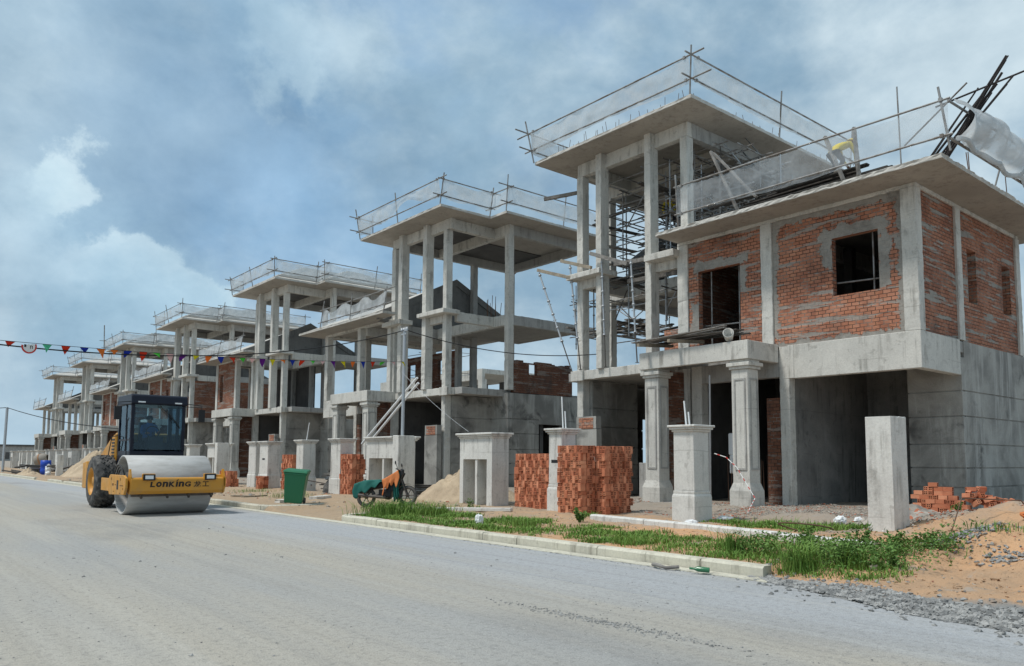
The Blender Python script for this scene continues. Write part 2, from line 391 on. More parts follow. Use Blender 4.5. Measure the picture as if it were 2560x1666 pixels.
mat('hair', (.015, .013, .012), .7)
mat('helmet_yellow', (.70, .50, .04), .35, spec=.5)
mat('white_plastic', (.75, .76, .76), .5)
mat('barrel_blue', (.02, .07, .42), .45)
mat('mixer_orange', fn=cloth((.45, .20, .08), (.30, .19, .12)), rough=.7)
mat('mixer_grey', fn=cloth((.33, .30, .26), (.24, .22, .19)), rough=.8)
mat('tape_red', (.55, .05, .04), .6); mat('tape_white', (.72, .72, .70), .6)
FLAGC = {'red': (.62, .06, .03), 'green': (.10, .55, .07), 'blue': (.03, .06, .38), 'orange': (.75, .22, .05), 'yellow': (.72, .62, .03), 'purple': (.16, .03, .26), 'pink': (.75, .52, .50), 'mint': (.13, .55, .32)}
def flagm(c):
    def fn(N, b):
        df = N.n('ShaderNodeBsdfDiffuse', None, Color=c); tl = N.n('ShaderNodeBsdfTranslucent', None, Color=c)
        mx = N.n('ShaderNodeMixShader', None, i0=.35, i1=df, i2=tl)
        N.set([x for x in N.t.nodes if x.type == 'OUTPUT_MATERIAL'][0].inputs['Surface'], mx)
    return fn
for k_, c_ in FLAGC.items(): mat('flag_'+k_, fn=flagm(c_))
mat('wire_black', (.012, .012, .013), .6)
mat('bottle_green', (.03, .16, .07), .2, spec=.6)
# ---------------------------------------------------------------- mesh helpers
class MB:
    def __init__(s): s.v = []; s.f = []; s.mi = []; s.sm = []; s.m = 0
    def add(s, vs, fs, smooth=False):
        b = len(s.v); s.v += [tuple(p) for p in vs]
        for f in fs: s.f.append([b+i for i in f]); s.mi.append(s.m); s.sm.append(smooth)
        return s
    def box(s, x0, x1, y0, y1, z0, z1, T=None):
        x0, x1 = min(x0, x1), max(x0, x1); y0, y1 = min(y0, y1), max(y0, y1); z0, z1 = min(z0, z1), max(z0, z1)
        vs = [Vector((x, y, z)) for z in (z0, z1) for x, y in ((x0, y0), (x1, y0), (x1, y1), (x0, y1))]
        if T: vs = [T @ p for p in vs]
        return s.add(vs, [(3, 2, 1, 0), (4, 5, 6, 7), (0, 1, 5, 4), (1, 2, 6, 5), (2, 3, 7, 6), (3, 0, 4, 7)])
    def frustum(s, x0, x1, y0, y1, z0, a0, a1, b0, b1, z1):
        vs = [(x0, y0, z0), (x1, y0, z0), (x1, y1, z0), (x0, y1, z0), (a0, b0, z1), (a1, b0, z1), (a1, b1, z1), (a0, b1, z1)]
        return s.add(vs, [(3, 2, 1, 0), (4, 5, 6, 7), (0, 1, 5, 4), (1, 2, 6, 5), (2, 3, 7, 6), (3, 0, 4, 7)])
    def bar(s, p, q, w, h):
        p, q = Vector(p), Vector(q); d = (q-p).normalized()
        a = d.cross(Vector((0, 0, 1)))
        a = Vector((1, 0, 0)) if a.length < 1e-4 else a.normalized()
        b = a.cross(d)
        vs = [e+a*i*w/2+b*j*h/2 for e in (p, q) for i, j in ((-1, -1), (1, -1), (1, 1), (-1, 1))]
        return s.add(vs, [(3, 2, 1, 0), (4, 5, 6, 7), (0, 1, 5, 4), (1, 2, 6, 5), (2, 3, 7, 6), (3, 0, 4, 7)])
    def tube(s, pts, r, n=8, r2=None, cap=True):
        pts = [Vector(p) for p in pts]; L = len(pts); rings = []
        a = None
        for i, p in enumerate(pts):
            d = (pts[min(i+1, L-1)]-pts[max(i-1, 0)]).normalized()
            if a is None:
                a = d.cross(Vector((0, 0, 1)));
                if a.length < 1e-3: a = d.cross(Vector((1, 0, 0)))
            a = (a-d*a.dot(d)).normalized(); b = d.cross(a)
            rr = r if r2 is None else r+(r2-r)*i/max(L-1, 1)
            if isinstance(r, (list, tuple)): rr = r[i]
            rings.append([p+(a*math.cos(2*math.pi*k/n)+b*math.sin(2*math.pi*k/n))*rr for k in range(n)])
        vs = [p for rg in rings for p in rg]
        fs = [(i*n+k, i*n+(k+1) % n, (i+1)*n+(k+1) % n, (i+1)*n+k) for i in range(L-1) for k in range(n)]
        s.add(vs, fs, True)
        if cap: s.add(rings[0], [tuple(range(n))[::-1]]); s.add(rings[-1], [tuple(range(n))])
        return s
    def lathe(s, prof, c, axis, n=32, smooth=True):
        "prof: (distance along axis, radius)"
        c = Vector(c); ax = Vector(axis).normalized()
        a = ax.cross(Vector((0, 0, 1)))
        a = Vector((1, 0, 0)) if a.length < 1e-3 else a.normalized()
        b = ax.cross(a)
        vs = [c+ax*t+(a*math.cos(2*math.pi*k/n)+b*math.sin(2*math.pi*k/n))*r for t, r in prof for k in range(n)]
        fs = [(i*n+k, i*n+(k+1) % n, (i+1)*n+(k+1) % n, (i+1)*n+k) for i in range(len(prof)-1) for k in range(n)]
        return s.add(vs, fs, smooth)
    def prism(s, poly, z0, z1):
        n = len(poly)
        ar = sum(poly[i][0]*poly[(i+1) % n][1]-poly[(i+1) % n][0]*poly[i][1] for i in range(n))
        if ar < 0: poly = poly[::-1]
        vs = [(x, y, z0) for x, y in poly]+[(x, y, z1) for x, y in poly]
        return s.add(vs, [tuple(range(n))[::-1], tuple(range(n, 2*n))]+[(i, (i+1) % n, n+(i+1) % n, n+i) for i in range(n)])
    def extr(s, poly, d):
        "planar 3-D polygon pushed along d"
        n = len(poly); d = Vector(d); P = [Vector(p) for p in poly]
        nrm = Vector((0, 0, 0))
        for i in range(n): nrm += P[i].cross(P[(i+1) % n])
        if nrm.dot(d) < 0: P = P[::-1]
        return s.add(P+[p+d for p in P], [tuple(range(n))[::-1], tuple(range(n, 2*n))]+[(i, (i+1) % n, n+(i+1) % n, n+i) for i in range(n)])
    def slab(s, poly, z0, z1, rnd, step=.16, jit=.012):
        n = len(poly)
        ar = sum(poly[i][0]*poly[(i+1) % n][1]-poly[(i+1) % n][0]*poly[i][1] for i in range(n))
        if ar < 0: poly = poly[::-1]
        pts = []
        for i in range(n):
            a, b = Vector(poly[i]), Vector(poly[(i+1) % n]); k = max(1, int((b-a).length/step))
            nm = Vector(((b-a).y, -(b-a).x)).normalized()
            for j in range(k): pts.append((a.lerp(b, j/k), nm, j == 0))
        m = len(pts); rows = []
        for z, off, jj in ((z0, 0, .3), (z0+.02, .006, .5), ((z0+z1)/2, -.004, 1), (z1-.015, 0, 1.3), (z1, -.02, 1.3)):
            zj = 0 if z in (z0,) else jit*.6
            rows.append([(p.x+nm.x*(off+rnd.uniform(-jit, jit)*jj), p.y+nm.y*(off+rnd.uniform(-jit, jit)*jj), z+rnd.uniform(-zj, zj)*(.5 if z == z1 else 1)) for p, nm, c in pts])
        vs = [p for r in rows for p in r]
        fs = [(i*m+k, i*m+(k+1) % m, (i+1)*m+(k+1) % m, (i+1)*m+k) for i in range(4) for k in range(m)]
        fs += [tuple(range(4*m, 5*m))]
        s.add(vs, fs); k = s.m; s.m = k+1; s.add(rows[0], [tuple(range(m))[::-1]]); s.m = k; return s
    def grid(s, fn, nu, nv, smooth=True, flip=False):
        vs = [fn(i/nu, j/nv) for j in range(nv+1) for i in range(nu+1)]
        w = nu+1
        fs = [(j*w+i, j*w+i+1, (j+1)*w+i+1, (j+1)*w+i) for j in range(nv) for i in range(nu)]
        if flip: fs = [f[::-1] for f in fs]
        return s.add(vs, fs, smooth)

CHIP = [0.0]
CR = random.Random(99)
def chip_edges(bm, amt):
    co = [v.co for v in bm.verts]
    for ax in range(3):
        lo, hi = min(c[ax] for c in co), max(c[ax] for c in co)
        if hi-lo < .45: continue
        n = int((hi-lo)/.13); nrm = Vector((0, 0, 0)); nrm[ax] = 1
        if n > 70: n = 70
        for k in range(1, n):
            p = Vector((0, 0, 0)); p[ax] = lo+(hi-lo)*(k+CR.uniform(-.3, .3))/n
            bmesh.ops.bisect_plane(bm, geom=bm.verts[:]+bm.edges[:]+bm.faces[:], plane_co=p, plane_no=nrm)
        break
    cen = sum((v.co for v in bm.verts), Vector())/len(bm.verts)
    for v in bm.verts:
        q = (cen-v.co); q = Vector((q.x if abs(q.x) < 2 else 0, q.y if abs(q.y) < 2 else 0, q.z if abs(q.z) < 2 else 0))
        j = Vector((CR.uniform(-1, 1), CR.uniform(-1, 1), CR.uniform(-1, 1)))*amt*.5
        if CR.random() < .12 and q.length: j += q.normalized()*amt*CR.uniform(1, 3)
        v.co += j
def mesh_obj(name, mb, mats, parent=None, loc=None, bev=0):
    me = bpy.data.meshes.new(name); me.from_pydata(mb.v, [], mb.f)
    for m in (mats if isinstance(mats, (list, tuple)) else [mats]): me.materials.append(M[m] if isinstance(m, str) else m)
    me.polygons.foreach_set('material_index', mb.mi); me.polygons.foreach_set('use_smooth', mb.sm)
    if bev:
        bm = bmesh.new(); bm.from_mesh(me)
        es = [e for e in bm.edges if len(e.link_faces) == 2 and e.calc_face_angle(0) > .6]
        bmesh.ops.bevel(bm, geom=es, offset=bev, segments=1, affect='EDGES', clamp_overlap=True)
        if CHIP[0] and len(mb.v) == 8: chip_edges(bm, CHIP[0])
        bm.to_mesh(me); bm.free()
    me.update()
    o = bpy.data.objects.new(name, me); COL.objects.link(o)
    if parent: o.parent = parent
    if loc: o.location = loc
    return o
def tag(o, label=None, cat=None, group=None, kind=None):
    for k, v in (('label', label), ('category', cat), ('group', group), ('kind', kind)):
        if v: o[k] = v
    return o
def thing(name, label, cat, loc=(0, 0, 0), rz=0, group=None):
    o = bpy.data.objects.new(name, None); COL.objects.link(o); o.empty_display_size = .2
    o.location = loc; o.rotation_euler = (0, 0, rz)
    return tag(o, label, cat, group)
def struct(name, mb, m): return tag(mesh_obj(name, mb, m), kind='structure')
def kids(o): return list(o.children)
def dup(o, loc, rz=0.0, label=None, parent=None):
    c = o.copy(); COL.objects.link(c)
    if parent: c.parent = parent
    else: c.location = loc; c.rotation_euler = (0, 0, rz)
    if label: c['label'] = label
    for ch in kids(o): dup(ch, None, 0, None, c)
    return c
def px(x, y, axis, v):
    "where the sight line through a photo point meets the plane axis = v"
    d = Fv+Rv*((x-1280)/FPX)-Uv*((y-Y0PX)/FPX)
    return CAMP+d*((v-CAMP[axis])/d[axis])

# ---------------------------------------------------------------- houses
XF = 19.6
COLS = {1: [(5.72, 6.0), (4.40, 4.66), (2.15, 2.41), (.98, 1.28)], 0: [(5.70, 6.05), (4.73, 5.06), (2.6, 2.92), (1.27, 1.55)]}
def house(Y0, d, label, first=False, infill=(), side='none', hip=True, battens=False, wing_roof=True, detail=True, back='brick_dark', seed=1, notch=True):
    rnd = random.Random(seed)
    H = thing('villa_shell', label, 'house', (XF, Y0, 0), 0, 'unfinished villas in the row')
    def part(name, mb, m, parent=None, bev=0): return mesh_obj(name, mb, m, parent or H, None, bev)
    def B(mb, u0, u1, s0, s1, z0, z1): return mb.box(u0, u1, d*s0, d*s1, z0, z1)
    def one(name, m, *a, bev=.012, parent=None):
        mb = MB(); B(mb, *a); return part(name, mb, m, parent, bev)
    cols = COLS[1 if first else 0]
    # tower columns
    for i, (a, b) in enumerate(cols):
        outer = i in (0, 3)
        u0 = .12 if outer else -.1
        one('column', 'concrete', u0, u0+(.34 if outer else .42), a, b, 4.72, 11.97 if outer else 12.45)
        if outer: one('column', 'concrete', .12, .46, a, b, 0, 4.40)
    one('column', 'concrete', 2.70, 3.03, -.012, .28, 4.72, 11.975)
    one('column', 'concrete_grey', 5.0, 5.3, 5.75, 6.05, 4.72, 12.0)
    one('column', 'concrete_grey', 7.6, 7.9, .0, .28, 4.72, 11.95)
    one('column', 'concrete_grey', 7.6, 7.9, 5.75, 6.05, 4.72, 11.95)
    # roof beams
    one('roof_beam', 'concrete', .14, .40, 1.0, 6.02, 11.97, 12.452)
    one('roof_beam', 'concrete', .40, 2.74, 1.08, 1.34, 11.975, 12.452)
    one('roof_beam', 'concrete', 2.74, 3.0, -.01, 6.0, 11.965, 12.452)
    one('roof_beam', 'concrete_grey', 3.0, 8.0, .01, .27, 11.97, 12.452)
    one('roof_beam', 'concrete_grey', .40, 8.0, 5.76, 6.02, 11.975, 12.452)
    one('roof_beam', 'concrete_grey', 7.62, 7.88, .27, 5.76, 11.98, 12.452)
    # roof slab (soffit flat) and hip
    out = [(-1.1, 7.12), (-1.1, 0)] + ([(1.63, 0), (1.63, -1.15)] if notch else []) + [(8.9, -1.15 if notch else 0), (8.9, 7.12)]
    mb = MB(); mb.slab([(u, d*s) for u, s in out], 12.45, 12.57, rnd, .16 if detail else .5)
    part('eave_slab', mb, ['roof_slab', 'soffit'])
    for a in (() if first else ((.42, 2.72, 1.36, 5.74), (3.02, 7.6, 3.2, 5.74))): one('ceiling_shade_panel', 'dark_concrete', *a, 12.40, 12.448, bev=0)  # flat sheets coloured dark to paint the shade inside the hip roof
    if hip:
        def hipq(u0, u1, s0, s1, rise, z=12.575):
            w = min(u1-u0, s1-s0)/2; mb = MB()
            A = [(u0, s0), (u1, s0), (u1, s1), (u0, s1)]
            if u1-u0 > s1-s0: r0, r1 = (u0+w, (s0+s1)/2), (u1-w, (s0+s1)/2)
            else: r0, r1 = ((u0+u1)/2, s0+w), ((u0+u1)/2, s1-w)
            P = [(u, d*s, z) for u, s in A]+[(u, d*s, z+rise) for u, s in (r0, r1)]
            if u1-u0 > s1-s0: F = [(0, 1, 5, 4), (1, 2, 5), (2, 3, 4, 5), (3, 0, 4)]
            else: F = [(3, 0, 4, 5), (0, 1, 4), (1, 2, 5, 4), (2, 3, 5)]
            mb.add(P, F+[(0, 3, 2, 1)])
            rf = part('hip_roof', mb, 'roof_slab')
            if battens:
                bm_ = MB(); n = int((w/math.cos(math.atan(rise/w)))/.34)
                for k in range(1, n+1):
                    t = k/(n+.5); zz = z+rise*t+.05
                    lo = (u0+w*t, s0+w*t, u1-w*t, s1-w*t)
                    for p, q in (((lo[0], lo[1]), (lo[2], lo[1])), ((lo[2], lo[1]), (lo[2], lo[3])), ((lo[2], lo[3]), (lo[0], lo[3])), ((lo[0], lo[3]), (lo[0], lo[1]))):
                        if (Vector(p)-Vector(q)).length > .3:
                            bm_.bar((p[0], d*p[1], zz), (q[0], d*q[1], zz+rnd.uniform(-.01, .02)), .07, .07)
                part('roof_batten', bm_, 'white_batten', rf)
        hipq(-1.02, 8.82, .08, 7.04, 1.75 if battens else 1.15)
        if notch: hipq(1.71, 8.82, -1.07, 5.0, 1.6 if battens else 1.05, 12.573)
    # floor two
    one('floor_slab', 'concrete', 0, .35, .85, 5.4, 4.40, 4.72)
    one('floor_slab', 'concrete_grey', .35, 8.0, .3, 12.98, 4.42, 4.72)
    one('floor_edge', 'concrete', -.08, .0, .85, 1.45, 4.36, 4.74)
    # collars under the third floor
    one('collar_slab', 'concrete', -.32, .62, .86, cols[2][1]+.12, 8.05, 8.24)
    one('collar_slab', 'concrete', -.32, .45, 4.55, 5.75 if first else 6.2, 8.02, 8.24)
    one('beam', 'concrete', .12, .36, cols[3][1], cols[2][0], 7.72, 8.05)
    one('beam', 'concrete', .12, .36, cols[1][1], 5.72, 7.72, 8.02)
    one('beam', 'concrete', .62, 2.72, 1.08, 1.33, 7.75, 8.2)
    one('beam', 'concrete', 2.72, 3.0, .0, 5.98, 7.72, 8.22)
    one('beam', 'concrete_grey', 3.0, 8.4, .0, .26, 7.74, 8.2)
    one('floor_slab', 'soffit', 3.0, 8.4, .26, 5.98, 8.04, 8.21)
    one('beam', 'concrete_grey', .46, 2.72, 5.74, 6.0, 7.74, 8.2)
    # wing columns
    wc = [(5.65, 6.05), (8.65, 9.0), (12.62, 13.0)] if first else [(5.86, 6.18), (8.9, 9.22), (12.62, 12.98)]
    for a, b in wc: one('column', 'concrete', 0, .32, a, b, 4.745, 8.36)
    one('column', 'concrete', 0, .3, 9.17, 9.46, 0, 4.42)
    for u in (2.45, 7.0): one('column', 'concrete', u, u+.33, 12.66, 13.004, 4.745, 8.36)
    for u, s in ((4.2, 6.0), (4.2, 9.0)): one('column', 'dark_concrete' if first else 'concrete_grey', u, u+.28, s, s+.28, 4.725, 8.36)
    # wing eave
    mb = MB(); e0 = 5.68 if first else 4.78
    poly = [(-1.1, 14.06), (-1.1, e0), (-.34, e0), (-.34, 6.22), (8.3, 6.22), (8.3, 14.06)] if not first else [(-1.1, 14.06), (-1.1, e0), (.1, e0), (.1, 6.06), (8.3, 6.06), (8.3, 14.06)]
    mb.slab([(u, d*s) for u, s in poly], 8.46, 8.585, rnd, .12 if first else .25, .02 if first else .012)
    part('eave_slab', mb, ['roof_slab', 'soffit'])
    for a in ((.02, .28, wc[0][0], 12.99, 8.36, 8.465), (.28, 7.3, 12.68, 12.99, 8.36, 8.465), (.28, 7.3, 8.7, 8.95, 8.0, 8.463)): one('beam', 'concrete', *a)
    if wing_roof:
        # sloping slabs: gable over the inner end, hip at the outer end
        mb = MB(); z0, zr, u0, u1, um = 8.59, 10.95, -1.02, 9.2, 4.1
        P = [(u0, 6.3, z0), (u0, 13.98, z0), (u1, 13.98, z0), (u1, 6.3, z0), (um, 6.3, zr), (um, 9.2, zr)]
        P2 = [(u, d*s, z) for u, s, z in P]
        mb.add(P2, [(0, 1, 5, 4), (1, 2, 5), (2, 3, 4, 5), (0, 3, 2, 1)]); part('wing_roof', mb, 'roof_slab')
        mb = MB(); mb.extr([(u0+.5, d*6.1, 8.3), (um, d*6.1, zr+.05), (u1-.5, d*6.1, 8.3)], (0, d*.19, 0))
        part('gable_wall', mb, 'gable_concrete')
        mb = MB()
        for a, b in (((u0+.35, 8.72), (um, zr+.16)), ((um, zr+.16), (u1-.35, 8.72))):
            mb.extr([(a[0], d*6.02, a[1]), (b[0], d*6.02, b[1]), (b[0], d*6.02, b[1]-.36), (a[0], d*6.02, a[1]-.36)], (0, d*.08, 0))
        part('gable_beam', mb, 'gable_concrete')
    # garage: cantilever and walls
    mb = MB(); B(mb, 0, .22, 9.62, 13.0, 3.81, 4.744); B(mb, .22, 2.4, 12.78, 13.0, 3.81, 4.744)
    part('garage_beam', mb, 'concrete', None, .012)
    one('garage_beam', 'concrete', -.003, .217, 9.165, 9.62, 3.812, 4.742)
    grooves = [.25, .86, 1.37, 2.0, 2.73, 3.4]
    def panels(mb, u0, u1, s0, s1, top):
        zs = [z for z in grooves if z < top-.1]+[top]
        for a, b in zip(zs[:-1], zs[1:]): B(mb, u0, u1, s0, s1, a+.018, b-.018)
        k = .03
        B(mb, u0+k, u1-k, s0+k, s1-k, 0, top-.02)
        return mb
    mb = MB(); panels(mb, 2.4, 2.62, 11.62, 12.999, 4.3); part('garage_wall', mb, 'plaster')
    mb = MB(); panels(mb, 2.62, 8.0, 12.76, 13.0, 4.743); part('garage_wall', mb, 'plaster')
    mb = MB(); B(mb, 2.55, 8.1, 12.7, 13.06, 0, .84); part('wall_base', mb, 'plaster')
    one('garage_wall', 'shaded_plaster', 4.6, 4.8, 9.3, 12.76, 0, 4.42, bev=0)
    one('garage_wall', 'shaded_plaster', .3, 4.6, 9.2, 9.44, 0, 4.42, bev=0)
    # ground floor outer side
    mb = MB(); panels(mb, .46, 2.7, 1.2, 1.42, 4.4); part('side_wall', mb, 'plaster')
    mb = MB(); panels(mb, 2.7, 2.9, .0, 1.42, 4.6); part('side_wall', mb, 'plaster')
    mb = MB()
    panels(mb, 2.9, 4.6, .0, .22, 4.6); panels(mb, 6.1, 8.2, .0, .22, 4.6); B(mb, 4.6, 6.1, .0, .22, 3.2, 4.598)
    part('side_wall', mb, 'plaster')
    # back and inner walls that keep the ground floor dark
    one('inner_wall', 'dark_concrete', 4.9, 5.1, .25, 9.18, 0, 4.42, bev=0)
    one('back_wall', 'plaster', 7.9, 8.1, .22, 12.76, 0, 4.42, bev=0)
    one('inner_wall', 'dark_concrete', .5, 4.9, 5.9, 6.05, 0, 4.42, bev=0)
    # porch
    for a, b in ((8.55, 9.07), (5.46, 5.98)):
        c0 = -1.4
        pc = one('porch_column', 'concrete', c0, c0+.5, a, b, .9, 4.02)
        mb = MB()
        for e, z0, z1 in ((.05, 4.02, 4.10), (.10, 4.10, 4.20), (.03, 4.2, 4.285)): B(mb, c0-e, c0+.5+e, a-e, b+e, z0, z1)
        part('capital', mb, 'concrete', pc, .01)
        mb = MB(); B(mb, c0-.07, c0+.57, a-.07, b+.07, .0, .72); mb.frustum(c0-.07, c0+.57, min(d*(a-.07), d*(b+.07)), max(d*(a-.07), d*(b+.07)), .72, c0-.002, c0+.502, min(d*(a-.002), d*(b+.002)), max(d*(a-.002), d*(b+.002)), .93)
        part('plinth', mb, 'concrete', pc)
        mb = MB()
        for z0, z1, w0, w1 in ((1.28, 1.33, .08, .44), (3.72, 3.77, .08, .44), (1.33, 3.72, .08, .12), (1.33, 3.72, .40, .44)):
            B(mb, c0-.022, c0+.01, a+w0, a+w1, z0, z1)
            ss_ = (b-.01, b+.022) if d > 0 else (b-.01, b+.022)
            s2 = (a-.022, a+.01) if d > 0 else (b-.01, b+.022)
            B(mb, c0+w0, c0+w1, *s2, z0, z1)
        part('column_panel', mb, 'concrete_grey', pc)
    mb = MB()
    B(mb, -1.52, -1.34, 5.35, 9.16, 4.28, 4.79); B(mb, -1.34, -.004, 5.35, 5.53, 4.28, 4.788); B(mb, -1.34, -.004, 8.98, 9.16, 4.28, 4.788)
    part('porch_beam', mb, 'concrete', None, .01)
    one('porch_slab', 'concrete_grey', -1.34, -.004, 5.53, 8.98, 4.58, 4.70, bev=0)
    one('porch_step', 'concrete_grey', -1.5, .5, 5.3, 9.3, 0, .30)
    # front wall beside the door
    one('column', 'concrete', .0, .35, 6.15, 6.52, .3, 4.42)
    one('door_beam', 'concrete_grey', .02, .3, 6.52, 9.16, 3.88, 4.42)
    one('brick_pier', 'brick_dark', .05, .27, 8.72, 9.16, .3, 3.3, bev=0)
    mb = MB(); B(mb, -1.0, .0, 5.72, 5.86, .1, 4.28 if not first else 4.28); part('brick_fin', mb, 'brick_dark')
    if first:
        mb = MB(); B(mb, -1.05, -1.0, 5.70, 5.88, .1, 3.35); part('brick_fin_edge', mb, 'loose_brick')  # paler brick paints the lit end; the fin's shaded side is coloured darker
    # low wall by the tower
    mb = MB(); B(mb, -.25, .0, 1.32, 2.3, .1, 2.6); B(mb, -.25, 0, 1.32, 2.28, 2.62, 3.05)
    part('low_wall', mb, 'plaster')
    mb = MB(); B(mb, -.262, -.24, 1.45, 2.15, 2.62, 3.0); part('bare_brick', mb, 'brick_wall')
    one('low_wall', 'concrete_grey', .1, .28, 3.9, 5.4, .2, 1.45)
    one('inner_wall', 'concrete_grey', 3.4, 3.6, 1.42, 3.2, .2, 4.42, bev=0)
    # upper front walls
    def wall(name, m, axis, c0, c1, a0, a1, z0, z1, holes, ragged=0):
        mb = MB(); xs = sorted({a0, a1, *[h[0] for h in holes], *[h[1] for h in holes]})
        for p, q in zip(xs[:-1], xs[1:]):
            mid = (p+q)/2; hs = sorted([(h[2], h[3]) for h in holes if h[0] < mid < h[1]])
            z = z0
            for h0, h1 in hs:
                if h0 > z: B(mb, *((c0, c1, p, q) if axis == 's' else (p, q, c0, c1)), z, h0)
                z = h1
            if z < z1: B(mb, *((c0, c1, p, q) if axis == 's' else (p, q, c0, c1)), z, z1)
        if ragged:
            p = a0
            while p < a1-.05:
                q = min(a1, p+rnd.choice((.2, .4, .6))); h = rnd.choice((0, .1, .2, .3))*ragged
                if h: B(mb, *((c0+.002, c1-.002, p, q) if axis == 's' else (p, q, c0+.002, c1-.002)), z1, z1+h)
                p = q
        return part(name, mb, m)
    bw = 'brick_front' if first else 'brick_mid'
    if 'left' in infill:
        hole = (10.78, 12.02, 5.93, 7.5) if first else (11.6, 12.25, 5.6, 7.6)
        w = wall('brick_wall', bw, 's', .06, .26, wc[1][1], wc[2][0], 4.745, 8.36, [hole])
        if first:
            pass
        if first:
            mb = MB(); mb.tube([(.3, d*11.78, 5.94), (.3, d*11.78, 7.5)], .025, 7); part('window_bar', mb, 'scaffold_steel', w)
            mb = MB(); mb.tube([(.32, d*10.78, 6.32), (.32, d*12.02, 6.26)], .025, 7); part('window_bar', mb, 'scaffold_steel', w)
    if 'right' in infill:
        hole = (6.42, 7.92, 4.7, 7.4) if first else (6.9, 7.6, 5.5, 7.4)
        w = wall('brick_wall', bw, 's', .06, .26, wc[0][1], wc[1][0], 4.745, 8.36, [hole])
        if first:
            for q in (7.7, 6.7): mb = MB(); mb.tube([(.34, d*q, 4.75), (.36, d*q, 7.4)], .025, 7); part('door_bar', mb, 'scaffold_steel', w)
            mb = MB(); mb.tube([(.38, d*6.42, 5.72), (.38, d*7.92, 5.66)], .025, 7); part('door_bar', mb, 'scaffold_steel', w)
    if first:
        wall('brick_wall', 'brick_side', 'u', 12.72, 12.94, .33, 2.45, 4.745, 8.36, [])
        wall('brick_wall', 'brick_side', 'u', 12.72, 12.94, 2.79, 7.0, 4.745, 8.36, [(3.28, 3.93, 5.88, 7.38), (5.9, 6.58, 5.88, 7.34)])
        one('brick_parapet', 'brick_wall', .1, .3, 5.02, 5.65, 4.72, 5.72, bev=0)
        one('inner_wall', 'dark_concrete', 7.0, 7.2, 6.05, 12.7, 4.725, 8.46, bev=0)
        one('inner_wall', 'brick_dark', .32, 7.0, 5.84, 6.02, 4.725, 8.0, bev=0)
        for u0_ in (3.28, 5.9): one('window_block', 'concrete_grey', u0_-.0, u0_+.66, 12.62, 12.72, 5.7, 7.5, bev=0)
        # half built storey behind the tower
        one('parapet_beam', 'concrete', 4.4, 4.65, 2.2, 5.7, 10.5, 11.0); one('parapet_beam', 'concrete', 4.65, 7.5, 5.3, 5.55, 10.6, 11.0)
        mb = MB(); mb.extr([(2.9, d*1.0, 8.25), (2.9, d*1.0, 9.3), (5.2, d*1.0, 10.9), (5.2, d*1.0, 10.3), (3.6, d*1.0, 8.25)], (0, d*1.1, 0)); part('stair_flight', mb, 'dark_concrete')
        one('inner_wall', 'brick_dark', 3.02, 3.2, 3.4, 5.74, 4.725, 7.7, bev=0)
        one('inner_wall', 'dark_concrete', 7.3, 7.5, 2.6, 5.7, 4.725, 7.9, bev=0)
    else:
        if back:
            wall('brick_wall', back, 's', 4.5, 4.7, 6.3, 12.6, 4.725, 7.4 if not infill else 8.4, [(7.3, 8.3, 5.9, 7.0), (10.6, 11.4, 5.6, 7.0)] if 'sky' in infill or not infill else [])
            pass
    if side == 'parapet': wall('brick_parapet', 'brick_dark', 'u', .02, .22, 3.05, 6.8, 4.61, 6.0, [(4.0, 4.5, 5.5, 6.01)], .45)
    if side == 'full':
        wall('brick_wall', 'brick_mid', 'u', .03, .23, 3.03, 7.6, 4.61, 7.74, [])
        one('brick_wall', 'brick_mid', .47, 2.72, 1.15, 1.35, 4.725, 7.74, bev=0)
    return H
mat('white_batten', (.60, .60, .58), .7)
CHIP[0] = .011
H1 = house(20.98, -1, 'nearest villa shell with red brick upper wing, window hole and garage recess', True, ('left', 'right'), hip=False, wing_roof=False, seed=3, notch=False)
for (xa, ya), (xb, yb), X_ in (((1718, 385), (1808, 430), 24.6), ((1579, 430), (1690, 462), 25.4), ((1660, 400), (1712, 425), 26.0)):
    a_, b_ = px(xa, ya, 0, X_), px(xb, yb, 0, X_); mb = MB(); mb.box(X_-XF, X_-XF+.2, a_.y-20.98, b_.y-20.98, a_.z, b_.z); mesh_obj('parapet_panel', mb, 'concrete', H1, None, .012)
LBL = ['open concrete villa frame second in the row, flat pale roof and bare wing columns',
       'third villa shell in the row, battened hip roof and narrow brick window bay',
       'fourth villa shell in the row with red brick side wall behind the roller cab',
       'fifth villa shell in the row, brick window bay left of the roller cab',
       'sixth villa shell in the row, bare grey columns beside the far pillars',
       'farthest villa shell at the left end of the row']
YS = [27.1, 44.8, 62.75, 80.9, 99.3, 117.6]
for i, (y, l) in enumerate(zip(YS, LBL)):
    CHIP[0] = .011 if i == 0 else 0
    house(y, 1, l, False, [(), ('left',), ('left', 'right'), ('left', 'right'), (), ()][i], ['parapet', 'none', 'full', 'full', 'none', 'none'][i], battens=i in (1, 2, 3), detail=i < 2, back=['brick_dark', 'dark_concrete', 'dark_concrete', 'dark_concrete', None, None][i], seed=10+i)
